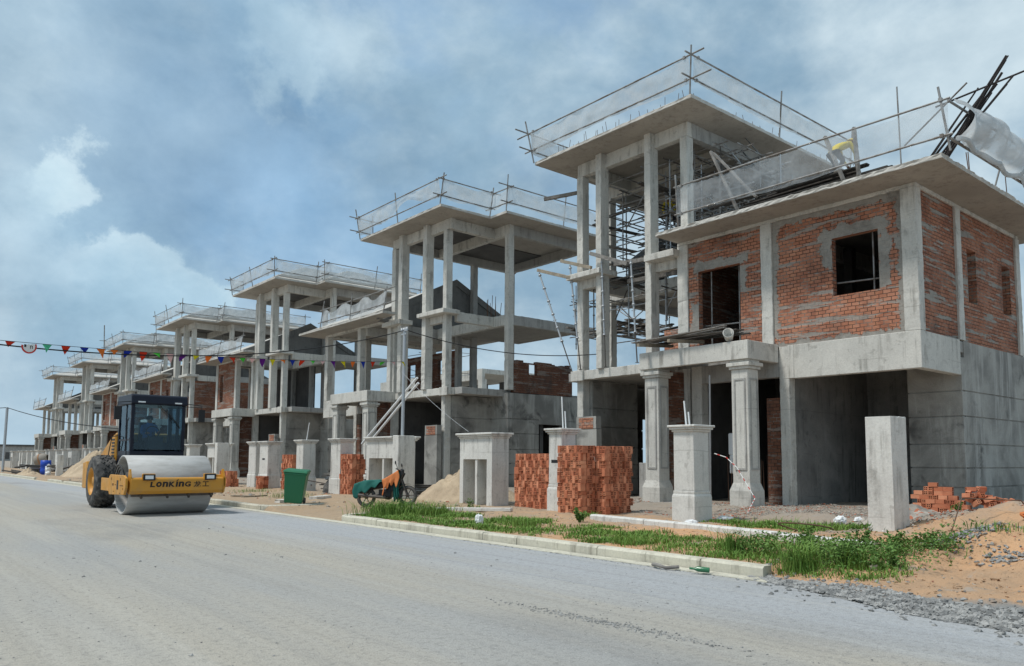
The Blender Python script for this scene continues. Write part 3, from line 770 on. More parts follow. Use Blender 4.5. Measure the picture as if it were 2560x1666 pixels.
# ---------------------------------------------------------------- ground
def sst(a, b, x):
    t = max(0.0, min(1.0, (x-a)/(b-a))); return t*t*(3-2*t)
def nz(x, y, s, seed=0): return noise.noise(Vector((x*s, y*s, seed)))
def xedge(y):
    pts = [(-20, 8.0), (1, 8.0), (2.4, 7.95), (3.5, 8.05), (4.4, 8.4), (5.5, 8.8), (5.8, 9.06), (200, 9.06)]
    for (a, p), (b, q) in zip(pts[:-1], pts[1:]):
        if a <= y <= b: return p+(q-p)*(y-a)/(b-a)
    return 9.06
MOUNDS = [(15.0, 4.1, 1.9, .62), (17.5, 4.2, 1.3, .30), (12.1, 4.4, .5, .16), (12.6, 2.9, 1.3, .5), (16.2, 6.2, .7, .18), (16.5, 2.0, 1.8, .5), (11.0, 4.6, .5, .1), (18.8, 3.0, 1.6, .5), (16.6, 9.2, .8, .12)]
def gh(x, y):
    e = xedge(y)
    if x < e: return -.05
    drive = sst(17.4, 18.2, y)*sst(22.0, 21.3, y)
    base = .13+.08*sst(9.5, 14.0, x)+.10*sst(14.5, 18.5, x)
    z = base*(sst(e-.02, e+.12, x) if y > 5.8 else sst(e, e+1.0, x)*.9+.1*sst(e, e+.1, x))
    if drive > 0: z = z*(1-drive)+drive*(.015+.2*sst(9.2, 14, x))
    for mx, my, r, h in MOUNDS:
        d2 = ((x-mx)**2+(y-my)**2)/(r*r)
        if d2 < 6: z += h*math.exp(-d2)
    if y < 20: z += sst(e+.15, e+1.2, x)*(.035*nz(x, y, 1.1)+.03*nz(x, y, 2.9, 3)+.012*nz(x, y, 8, 5))*(1.6 if y < 6 else 1)
    else: z += sst(9.3, 10.5, x)*(.05*nz(x, y, .7)+.03*nz(x, y, 2.3, 2))
    if x > e+.6: z += sst(e+.6, e+2.2, x)*sst(7.5, 5.0, y)*(.10*nz(x, y, 1.9, 12)+.06*nz(x, y, 4.2, 13)+.03*nz(x, y, 9, 15))
    return z
def build_ground():
    def lines(segs):
        r = []
        for a, b, st in segs:
            n = max(1, round((b-a)/st)); r += [a+(b-a)*i/n for i in range(n)]
        return r+[segs[-1][1]]
    xs = lines([(7.7, 9.0, .1), (9.0, 9.3, .05), (9.3, 20, .12), (20, 30, .6), (30, 60, 3), (60, 300, 30)])
    ys = lines([(-30, 0, 3), (0, 1.5, .3), (1.5, 12, .11), (12, 26, .16), (26, 50, .5), (50, 140, 1.5), (140, 420, 28)])
    mb = MB(); w = len(xs)
    mb.add([(x, y, gh(x, y)) for y in ys for x in xs], [(j*w+i, j*w+i+1, (j+1)*w+i+1, (j+1)*w+i) for j in range(len(ys)-1) for i in range(w-1)], True)
    struct('ground', mb, 'soil')
    mb = MB(); mb.add([(-300, -60, -.06), (8.2, -60, -.06), (8.2, 420, -.06), (-300, 420, -.06)], [(0, 1, 2, 3)]); struct('ground', mb, 'soil')
    mb = MB(); ys2 = [y for y in ys if y > -29]
    P = []
    for y in ys2: P += [(-14, y, 0), (xedge(y)-.02, y, 0)]
    mb.add(P, [(2*j, 2*j+1, 2*j+3, 2*j+2) for j in range(len(ys2)-1)]); struct('road', mb, 'road_surface')
build_ground()
def kerb(path, name='kerb', w=.2, z=.15, seg=1.0, m='kerb_concrete', base=-.02):
    "kerb stones laid along a path, the road on the left of its direction reversed"
    rnd = random.Random(5); pts = []
    for a, b in zip(path[:-1], path[1:]):
        a, b = Vector(a), Vector(b); n = max(1, round((b-a).length/seg))
        pts += [(a.lerp(b, i/n)) for i in range(n)]
    pts.append(Vector(path[-1])); mb = MB()
    for a, b in zip(pts[:-1], pts[1:]):
        t = (b-a).normalized(); nm = Vector((-t.y, t.x)); g = t*.006
        a2, b2 = a+g, b-g; j = rnd.uniform(-.006, .006); h = z+rnd.uniform(-.006, .006)
        prof = [(0, base), (.0, h-.03), (.03, h), (w, h), (w, base)]
        vs = [(p.x+nm.x*(o+j), p.y+nm.y*(o+j), q) for p in (a2, b2) for o, q in prof]
        mb.add(vs, [(0, 1, 6, 5), (1, 2, 7, 6), (2, 3, 8, 7), (3, 4, 9, 8), (4, 3, 2, 1, 0), (5, 6, 7, 8, 9)])
    return struct(name, mb, m)
def arc(cx, cy, r, a0, a1, n=6): return [(cx+r*math.cos(rad(a0+(a1-a0)*i/n)), cy+r*math.sin(rad(a0+(a1-a0)*i/n))) for i in range(n+1)]
# direction chosen so that the width goes away from the road (to +X along the street)
kerb([(p[0], p[1]) for p in ([(11.2, 17.75)] + arc(9.5, 17.15, .5, 90, 180) + [(9.0, 16.6), (9.0, 5.72)])])
kerb([(9.0, 57.0), (9.0, 22.6)]+arc(9.5, 22.5, .5, 180, 270)+[(10.5, 22.0), (12.6, 22.6)])
kerb([(9.0, 130), (9.0, 62)])
mb = MB()
mb.box(8.72, 8.97, 5.5, 130, -.01, .012); struct('gutter', mb, 'kerb_concrete')
# inner low kerb along the plot
kerb([(12.62, 12.4), (12.3, 9.0), (11.75, 5.6)], 'plot_kerb', .16, .30, 2.2, 'pillar_concrete', .0)
mb = MB(); mb.bar((11.35, 18.3, .17), (12.75, 15.3, .25), .16, .09)
tag(mesh_obj('concrete_plank', mb, 'pillar_concrete', None, None, .01), 'long pale concrete plank lying on the verge before the meter boxes', 'plank')

# scattered stones -------------------------------------------------------------
ICO = None
def rock(mb, c, r, rnd, flat=.7):
    c = Vector(c); ax = Vector((rnd.gauss(0, 1), rnd.gauss(0, 1), rnd.gauss(0, 1))).normalized()
    q = Matrix.Rotation(rnd.uniform(0, 6.28), 3, ax)
    vs = []
    for p in ((1, 0, 0), (-1, 0, 0), (0, 1, 0), (0, -1, 0), (0, 0, 1), (0, 0, -1)):
        v = q @ (Vector(p)*rnd.uniform(.6, 1.15)); vs.append(c+Vector((v.x, v.y, v.z*flat))*r)
    mb.add(vs, [(0, 2, 4), (2, 1, 4), (1, 3, 4), (3, 0, 4), (2, 0, 5), (1, 2, 5), (3, 1, 5), (0, 3, 5)])
rnd = random.Random(7)
mb = MB()
for i in range(11000):
    y = 14*rnd.random()**1.4+.6; e = xedge(y) if y < 5.8 else 8.95
    if y < 5.9: x = e+.6*rnd.random()**1.3*(.35+.65*sst(5.7, 3.5, y))+.12*nz(y, 0, .8)+(rnd.gauss(0, .25) if rnd.random() < .12 else 0)
    else:
        if rnd.random() > .12: continue
        x = 8.85-abs(rnd.gauss(0, .1))
    z = max(gh(x, y), 0)
    rock(mb, (x, y, z+.005), rnd.uniform(.012, .045) if y < 5.9 else rnd.uniform(.006, .016), rnd)
for cx, cy, r, n in ((12.1, 4.45, .38, 900), (11.3, 3.7, .25, 160), (12.6, 3.2, .3, 140), (15.6, 2.6, .4, 160)):
    for i in range(n):
        x, y = rnd.gauss(cx, r*.6), rnd.gauss(cy, r*.6); rock(mb, (x, y, gh(x, y)+.01), rnd.uniform(.015, .04), rnd)
tag(mesh_obj('roadside_gravel', mb, 'gravel'), 'grey crushed stone strip and small heaps beside the road', 'gravel', None, 'stuff')
mb = MB()
for i in range(2600):
    t = rnd.random(); y = 2.0+24*t*t; x = rnd.uniform(.2, 8.6) if rnd.random() < .8 else rnd.gauss(6, .5)
    if nz(x, y, .35, 9) < -.05: continue
    rock(mb, (x, y, .002), rnd.uniform(.004, .012) if rnd.random() < .985 else rnd.uniform(.02, .035), rnd)
GA, GB = px(1377, 1530, 2, 0), px(1680, 1592, 2, 0)
for i in range(520):
    a = rnd.gauss(0, .45); x, y = GA.x+(GB.x-GA.x)*(.5+a)+rnd.gauss(0, .06), GA.y+(GB.y-GA.y)*(.5+a)+rnd.gauss(0, .06); rock(mb, (x, y, .002), rnd.uniform(.006, .018), rnd)
tag(mesh_obj('road_stones', mb, 'gravel'), 'loose small stones scattered over the dusty road', 'stones', None, 'stuff')
mb = MB()
for i in range(11000):
    x, y = rnd.uniform(14.9, 20.5), rnd.uniform(5.5, 16.5)
    if nz(x, y, .6, 4) < -.12: continue
    rock(mb, (x, y, gh(x, y)+.005), rnd.uniform(.012, .04)*(2.2 if rnd.random() < .03 else 1), rnd)
for i in range(3800):
    x, y = rnd.uniform(9.3, 15), rnd.uniform(2.4, 17)
    if x < xedge(y)+.4 or nz(x, y, .9, 14) < .0: continue
    rock(mb, (x, y, gh(x, y)+.003), rnd.uniform(.006, .022)*(2.4 if rnd.random() < .04 else 1), rnd)
for i in range(2600):
    x, y = rnd.uniform(10, 18), rnd.uniform(16, 60)
    if nz(x, y, .35, 4) < .05: continue
    rock(mb, (x, y, gh(x, y)+.005), rnd.uniform(.015, .07), rnd)
for i in range(800):
    x, y = rnd.gauss(15.4, .9), rnd.gauss(6.6, .6); rock(mb, (x, y, gh(x, y)+.01), rnd.uniform(.015, .04), rnd)
MC = MB()
for i in range(9000):
    x, y = rnd.uniform(8.6, 20), rnd.uniform(1.4, 13)
    if x < xedge(y)+.45 or nz(x, y, .7, 17) < -.1: continue
    rock(MC, (x, y, gh(x, y)+.002), rnd.uniform(.006, .028)*(2.3 if rnd.random() < .05 else 1), rnd, .6)
tag(mesh_obj('soil_clods', MC, 'soil'), 'crumbled orange soil clods lying on the bank and verge', 'soil clods', None, 'stuff')
tag(mesh_obj('site_rubble', mb, 'rubble'), 'broken brick and mortar rubble strewn before the houses', 'rubble', None, 'stuff')

# heaps ------------------------------------------------------------------------
def heap(name, label, c, rx, ry, h, m, seed, cat='sand pile', sharp=1.0):
    def fn(i, j):
        a = i*2*math.pi; r = j
        x, y = c[0]+rx*math.cos(a)*r, c[1]+ry*math.sin(a)*r
        z = h*max(0, 1-r**sharp)**1.0*(1+.35*nz(x, y, 1.3, seed))+.22*nz(x, y, 2.2, seed)*(1-r*r)+.13*nz(x, y, 5, seed)*(1-r*r)+.04*nz(x, y, 13, seed)*(1-r*r)
        zz = gh(x, y)-.02+z
        if r > .99: zz = gh(x, y)-.04
        return (x, y, zz)
    mb = MB(); mb.grid(fn, 110, 44); return tag(mesh_obj(name, mb, m), label, cat)
heap('sand_pile', 'pale heap of building sand between the two meter boxes', (15.3, 20.6, 0), 1.7, 2.0, 1.25, 'sand', 1)
heap('sand_pile', 'brown earth heap at the left behind the roller wheel', (13.3, 64.5, 0), 2.2, 5.0, 1.9, 'sand', 4)
heap('sand_pile', 'low brown mound beside the kerb at the left picture edge', (10.2, 73, 0), .9, 2.5, .5, 'sand', 6)
heap('rubble_mound', 'pale stone rubble mound behind the plain square pillar', (16.9, 7.35, 0), 1.5, .9, .42, 'rubble', 5, 'rubble')

CHIP[0] = .012
# gate pillars -------------------------------------------------------------------
FX = 13.75
def pillar(y0, y1, label, depth=.52, top=2.3, cap=True, base=True, slot=False, X=FX, parts=True):
    yc = (y0+y1)/2; w = (y1-y0)/2; z0 = gh(X, yc)-.05
    t = thing('gate_pillar', label, 'gate pillar', (X, yc, z0), 0, 'concrete gate pillars along the plots')
    H = top-z0
    mb = MB(); mb.box(0, depth, -w, w, .72 if base else 0, H-(.14 if cap else 0)); mesh_obj('shaft', mb, 'pillar_concrete', t, None, .012)
    if base:
        e = .035
        mb = MB(); mb.box(-e, depth+e, -w-e, w+e, .0, .60); mb.frustum(-e, depth+e, -w-e, w+e, .60, -.012, depth+.012, -w-.012, w+.012, .66); mb.box(-.012, depth+.012, -w-.012, w+.012, .66, .722)
        mesh_obj('plinth', mb, 'pillar_concrete', t, None, .008)
    if cap:
        mb = MB()
        for e, a, b in ((.03, -.15, -.10), (.07, -.10, -.05), (.10, -.05, 0)): mb.box(-e, depth+e, -w-e, w+e, H+a, H+b)
        mesh_obj('cap', mb, 'pillar_concrete', t, None, .01)
    if slot:
        mb = MB(); mb.box(-.004, .05, -.14, .14, 1.28, 1.36); mesh_obj('letter_slot', mb, 'black_plastic', t)
    return t
pillar(6.16, 6.62, 'plain square gate pillar without a cap, nearest at the right', .62, 2.32, False, False)
pillar(10.38, 10.92, 'capped gate pillar with conduit stub standing before the porch steps', .56)
pillar(14.52, 15.0, 'capped gate pillar with a dark letter slot between the brick stacks', .52, 2.34, slot=True)
def meter_box(y0, y1, label, depth=.62, top=2.3, cut=False):
    z0 = gh(FX, (y0+y1)/2)-.04; L = y1-y0
    t = thing('meter_box', label, 'meter box', (FX, (y0+y1)/2, z0), 0, 'concrete meter boxes along the plots')
    H = top-z0; w = L/2; mb = MB()
    mb.box(0, depth, w-.17, w, 0, 1.36); mb.box(0, depth, -w, -w+.24, 0, 1.36); mb.box(0, depth, -w, w, 1.36, H-.16)
    mb.box(depth-.06, depth-.002, -w+.24, w-.17, 0, 1.36)
    mesh_obj('cabinet', mb, 'pillar_concrete', t)
    mb = MB(); mb.box(.02, depth-.06, -.06, .04, 0, 1.36); mesh_obj('divider', mb, 'pillar_concrete', t)
    mb = MB(); ya = -w+.34 if cut else -w
    for e, a, b in ((.03, -.16, -.11), (.07, -.11, -.06), (.11, -.06, 0)): mb.box(-e, depth+e*(0 if cut else 1), ya-(0 if cut else e), w+e, H+a, H+b)
    mesh_obj('cap', mb, 'pillar_concrete', t, None, .012)
    if cut:
        mb = MB(); mb.box(-.06, depth-.05, -w-.02, -w+.34, 0, H+.02); mesh_obj('post', mb, 'pillar_concrete', t, None, .012)
        mb = MB()
        for e, a, b in ((.03, -.16, -.11), (.07, -.11, -.06), (.11, -.06, 0)): mb.box(depth-.05, depth+e+.05, -w-e, -w+.3, H+a, H+b)
        mesh_obj('cap', mb, 'pillar_concrete', t, None, .012)
    return t
meter_box(17.4, 18.95, 'open concrete meter box with two bays beside the sand pile')
meter_box(22.4, 24.6, 'concrete meter box with a square post behind the motorcycle', cut=True)
pillar(26.6, 27.4, 'capped gate pillar between the scrap steel and a brick stack', .55)
pillar(29.85, 30.5, 'capped gate pillar with a thin rod behind the green bin', .55)
pillar(33.45, 34.4, 'capped gate pillar with a small black slot left of the green bin', .55, slot=True)
pillar(34.85, 35.7, 'capped gate pillar beside its twin right of the roller', .55)
meter_box(39.8, 41.4, 'concrete meter box half hidden by the roller drum', cut=True)
far = [(44.2, 'capped gate pillar just right of the roller cab')]
for k, base in enumerate((41.4, 59.2, 77.0, 94.0)):
    for off, nm in ((3.2, 'first'), (6.4, 'second'), (10.0, 'third'), (11.8, 'fourth')):
        where = ['beyond the roller cab', 'behind the earth heap left of the roller', 'behind the concrete mixer', 'at the far left end'][k]
        pillar(base+off-.3, base+off+.3, '%s capped gate pillar %s, nearest first' % (nm, where), .55)
    if k < 3: meter_box((58.2, 76.2, 93.2)[k], (59.8, 77.8, 94.8)[k], ['far meter box hidden behind the roller cab', 'far meter box above the earth heap', 'far meter box above the concrete mixer'][k])
meter_box(111.3, 112.9, 'farthest meter box near the left pole')

# bricks -------------------------------------------------------------------------
BW, BL = .092, .19
def brick_mb(mb, T, holes=True):
    h = BW/2-.002; l = BL/2-.002
    mb.m = 0
    P = [T @ Vector(p) for p in ((-l, -h, -h), (l, -h, -h), (l, h, -h), (-l, h, -h), (-l, -h, h), (l, -h, h), (l, h, h), (-l, h, h))]
    mb.add(P, [(3, 2, 1, 0), (4, 5, 6, 7), (0, 1, 5, 4), (2, 3, 7, 6)])
    for sx in (-1, 1):
        g = [-h, -h*.72, -h*.12, h*.12, h*.72, h]; gz = g
        X = sx*l; W = [T @ Vector((X, a, b)) for b in gz for a in g]; fs = []; hs = []
        for j in range(5):
            for i in range(5):
                q = (j*6+i, j*6+i+1, (j+1)*6+i+1, (j+1)*6+i)
                if i in (1, 3) and j in (1, 3): hs.append(q)
                else: fs.append(q if sx > 0 else q[::-1])
        mb.m = 0; mb.add(W, fs)
        mb.m = 1
        for q in hs:
            idx = [W[k] for k in q]; D = [T @ (T.inverted() @ p-Vector((sx*.03, 0, 0))) for p in idx]
            vs = idx+D; ff = [(k, (k+1) % 4, 4+(k+1) % 4, 4+k) for k in range(4)]+[(4, 5, 6, 7)]
            mb.add(vs, [f[::-1] if sx > 0 else f for f in ff] if False else ff)
    mb.m = 0
def stack_layout(nU, depth_bricks, rows, rnd, lean=.0):
    """bricks of one face of a stack: along +a, height z; returns matrices in (depth, along, z).
    Alternates blocks of four end-on bricks with two upright bricks."""
    out = []; H = BW*2+.002
    for r in range(rows):
        a = rnd.uniform(-.025, .025); k = r % 2; z = r*H
        end = nU*(BL+BW)
        first = True
        while a < end-.05:
            if k == 0:
                if a+BL > end+.05: k = 1; continue
                for i in (0, 1):
                    for j in (0, 1):
                        dx = rnd.uniform(-.022, .022)
                        out.append(Matrix.Translation((BL/2+dx+rnd.uniform(-.01, .01), a+BW/2+i*BW+rnd.uniform(-.004, .004), z+BW/2+j*BW)) @ Matrix.Rotation(rnd.uniform(-.05, .05), 4, 'Z'))
                a += BL; k = 1
            else:
                dx = rnd.uniform(-.026, .026)
                if rnd.random() < .04 and r > 1: a += BW; k = 0; continue
                T = Matrix.Translation((BW/2+dx, a+BW/2, z+BL/2)) @ Matrix.Rotation(rnd.uniform(-.06, .06), 4, 'Z') @ Matrix.Rotation(math.pi/2, 4, 'Y')
                out.append(T); out.append(Matrix.Translation((BW, 0, 0)) @ T); a += BW; k = 0
    return out
bmb = MB(); brick_mb(bmb, Matrix.Identity(4))
PROTO = mesh_obj('hollow_brick', bmb, ['loose_brick', 'brick_hole'])
tag(PROTO, 'hollow red brick in the tumbled pile by the garage', 'brick', 'bricks in the tumbled pile by the garage')
protoused = [False]; NBR = [0]
def brick(T, label, group):
    if not protoused[0]: o = PROTO; protoused[0] = True
    else: o = PROTO.copy(); COL.objects.link(o)
    o.matrix_world = T; o['label'] = label; o['group'] = group; NBR[0] += 1
rnd = random.Random(21)
# tumbled pile by the garage, near the right edge
PE = (18.15, 7.55)
for L in range(8):
    n = [6, 6, 6, 5, 5, 4, 3, 1][L]
    for i in range(n):
        z = gh(*PE)+.02+BW/2+L*BW
        y = PE[1]-.35*(L > 5)-i*.2+.03*L+rnd.uniform(-.012, .012)-.12*(L % 2)
        x = PE[0]+rnd.uniform(-.02, .02)+L*.012
        if (i+L) % 3 == 0:
            for dy in (-.047, .047): brick(Matrix.Translation((x+.05, y+dy, z)), 'hollow red brick laid in the tumbled pile by the garage', 'bricks in the tumbled pile by the garage')
        else: brick(Matrix.Translation((x, y, z)) @ Matrix.Rotation(math.pi/2+rnd.uniform(-.06, .06), 4, 'Z'), 'hollow red brick laid in the tumbled pile by the garage', 'bricks in the tumbled pile by the garage')
for i in range(84):
    t = (i/84); y = PE[1]-1.0-1.4*t+rnd.gauss(0, .07); x = PE[0]+.12+.7*t+rnd.gauss(0, .15)
    z = gh(x, y)+.05+max(0, .6*(1-t*1.3))*rnd.random()**.5
    brick(Matrix.Translation((x, y, z)) @ Matrix.Rotation(rnd.uniform(0, 3), 4, 'Z') @ Matrix.Rotation(rnd.uniform(-.5, .5), 4, 'Y') @ Matrix.Rotation(rnd.uniform(-.3, .3), 4, 'X'), 'fallen hollow red brick at the foot of the tumbled pile', 'bricks fallen from the tumbled pile')
# tall stack right of the slotted pillar
STUFF = MB()
def stack(x0, y0, nU, nV, rows, individual=False, lab='', grp='', z0=None):
    "corner (x0, y0): face A runs to +Y at x0, face B runs to +X at y0"
    z = (gh(x0+.3, y0+.3)-.01) if z0 is None else z0
    A = stack_layout(nU, 1, rows, rnd)
    Mx = [Matrix.Translation((x0, y0, z)) @ T for T in A]
    B_ = stack_layout(nV, 1, rows, rnd)
    # face B: swap axes (depth along +Y, run along +X)
    SW = Matrix(((0, 1, 0, 0), (1, 0, 0, 0), (0, 0, 1, 0), (0, 0, 0, 1)))
    My = [Matrix.Translation((x0+.2, y0, z)) @ SW @ T @ SW.inverted() @ Matrix.Rotation(math.pi/2, 4, 'Z') if False else Matrix.Translation((x0+BL+.01, y0, z)) @ SW @ T for T in B_]
    for T in Mx:
        if individual: brick(T, lab, grp)
        else: brick_mb(STUFF, T)
    for T in My:
        T = T @ Matrix(((1, 0, 0, 0), (0, 1, 0, 0), (0, 0, 1, 0), (0, 0, 0, 1)))
        if individual and NBR[0] < 300:
            q = T.to_3x3()
            if q.determinant() < 0: T = T @ Matrix.Diagonal((1, 1, -1, 1))
            brick(T, lab, grp)
        else: brick_mb(STUFF, T)
    H = rows*(BW*2+.002)
    STUFF.box(x0+.2, x0+BL+nV*(BL+BW), y0+.2, y0+nU*(BL+BW), z, z+H-.02)
    for i in range(int(nV*(BL+BW)/.1)):
        for j in range(max(1, int(nU*(BL+BW)/.2))):
            if rnd.random() < .8: brick_mb(STUFF, Matrix.Translation((x0+.15+i*.1, y0+.12+j*.2, z+H-BW/2-.0015+.0*rnd.random())) @ Matrix.Rotation(math.pi/2, 4, 'Z'))
stack(13.45, 13.5, 3, 1.0, 9, True, 'hollow red brick in the tall stack right of the slotted pillar', 'bricks in the tall stack right of the slotted pillar')
stack(13.95, 13.2, 1.6, 2.9, 9, False)
stack(14.05, 15.15, 5.6, .9, 8.0.__int__(), False)
stack(13.75, 25.7, 3.4, 1.2, 8, False)
stack(13.8, 31.0, 3.8, 1.2, 8, False)
stack(13.2, 32.9, 1.6, .8, 3, False)
stack(12.9, 36.1, 3.2, 1.2, 4, False)
tag(mesh_obj('brick_stacks', STUFF, ['stacked_brick', 'brick_hole']), 'remaining hollow red bricks piled in stacks between the gate pillars', 'bricks', None, 'stuff')
# ---------------------------------------------------------------- people
def skin_mesh(name, joints, edges, mats, rule, lvl=2):
    "joints: {key: ((x,y,z), radius)}; rule(co) gives the material slot"
    keys = list(joints); me = bpy.data.meshes.new(name)
    me.from_pydata([joints[k][0] for k in keys], [(keys.index(a), keys.index(b)) for a, b in edges], [])
    o = bpy.data.objects.new(name, me); COL.objects.link(o)
    sk = o.modifiers.new('skin', 'SKIN'); sk.use_smooth_shade = True
    for i, k in enumerate(keys):
        v = me.skin_vertices[0].data[i]; r = joints[k][1]; v.radius = (r, r) if not isinstance(r, tuple) else r
        v.use_root = (i == 0)
    ss_ = o.modifiers.new('sub', 'SUBSURF'); ss_.levels = lvl; ss_.render_levels = lvl
    dg = bpy.context.evaluated_depsgraph_get(); m2 = bpy.data.meshes.new_from_object(o.evaluated_get(dg))
    bpy.data.objects.remove(o); m2.name = name
    for m in mats: m2.materials.append(M[m])
    for p in m2.polygons: p.material_index = rule(p.center); p.use_smooth = True
    return m2
def fingers(mb, wrist, palm, dirn, side, r=.008):
    dirn, side = Vector(dirn).normalized(), Vector(side).normalized(); up = dirn.cross(side)
    for i, L in enumerate((.065, .075, .07, .055)):
        b = Vector(palm)+side*(.018*(i-1.5)); mb.tube([b, b+dirn*L*.5-up*.008, b+dirn*L*.75-up*.03, b+dirn*L*.72-up*.05], r, 6, r*.7)
    b = Vector(wrist)+side*.03; mb.tube([b, b+side*.03+dirn*.03, b+side*.03+dirn*.06-up*.02], r*1.1, 6, r*.8)
def person(name_label, loc, rz, J, extra, mats, rule, helmet=None):
    t = thing('person', name_label, 'person', loc, rz)
    E_ = [('pelvis', 'waist'), ('waist', 'chest'), ('chest', 'neck'), ('neck', 'head'), ('head', 'crown')]
    for s in 'lr': E_ += [('chest', 'sh'+s), ('sh'+s, 'el'+s), ('el'+s, 'wr'+s), ('wr'+s, 'ha'+s), ('pelvis', 'hip'+s), ('hip'+s, 'kn'+s), ('kn'+s, 'an'+s), ('an'+s, 'to'+s)]
    me = skin_mesh('body', J, E_, mats, rule)
    b = bpy.data.objects.new('body', me); COL.objects.link(b); b.parent = t
    mb = MB()
    for s, sg in (('l', 1), ('r', -1)):
        w, h = Vector(J['wr'+s][0]), Vector(J['ha'+s][0]); d = (h-w).normalized(); sd = d.cross(Vector((0, 0, 1))).normalized()*sg
        fingers(mb, w, h, d, sd)
    hd = Vector(J['head'][0]); f = Vector(extra.get('face', (0, -1, 0))).normalized(); sd = f.cross(Vector((0, 0, 1))).normalized(); up = sd.cross(f)
    nose = hd+f*.095+up*.0; mb.add([nose+up*.035-f*.01, nose+sd*.016-up*.012-f*.01, nose-sd*.016-up*.012-f*.01, nose+f*.02-up*.008], [(0, 1, 3), (0, 3, 2), (1, 2, 3)])
    for s in (-1, 1): mb.lathe([(-.008, .012), (0, .03), (.008, .026), (.012, .004)], hd+sd*s*.088, sd*s, 10)
    mesh_obj('hands_and_face', mb, mats[0], b)
    mb = MB()
    for s in (-1, 1): mb.lathe([(0, .011), (.005, .008), (.007, .001)], hd+f*.086+sd*s*.032+up*.028, f, 8)
    mb.bar(hd+f*.09+sd*.025-up*.045, hd+f*.09-sd*.025-up*.045, .008, .008); mesh_obj('eyes_and_mouth', mb, 'hair', b)
    mb = MB()
    c = hd+up*.035-f*.012
    if helmet: mb.lathe([(-.01, .15), (0, .15), (.005, .13), (.06, .118), (.10, .085), (.125, .035), (.13, .001)], c, up, 20); mesh_obj('helmet', mb, helmet, t)
    else: mb.lathe([(-.04, .098), (0, .104), (.04, .098), (.075, .07), (.09, .03), (.095, .001)], c-f*.012, up, 18); mesh_obj('hair', mb, 'hair', t)
    return t
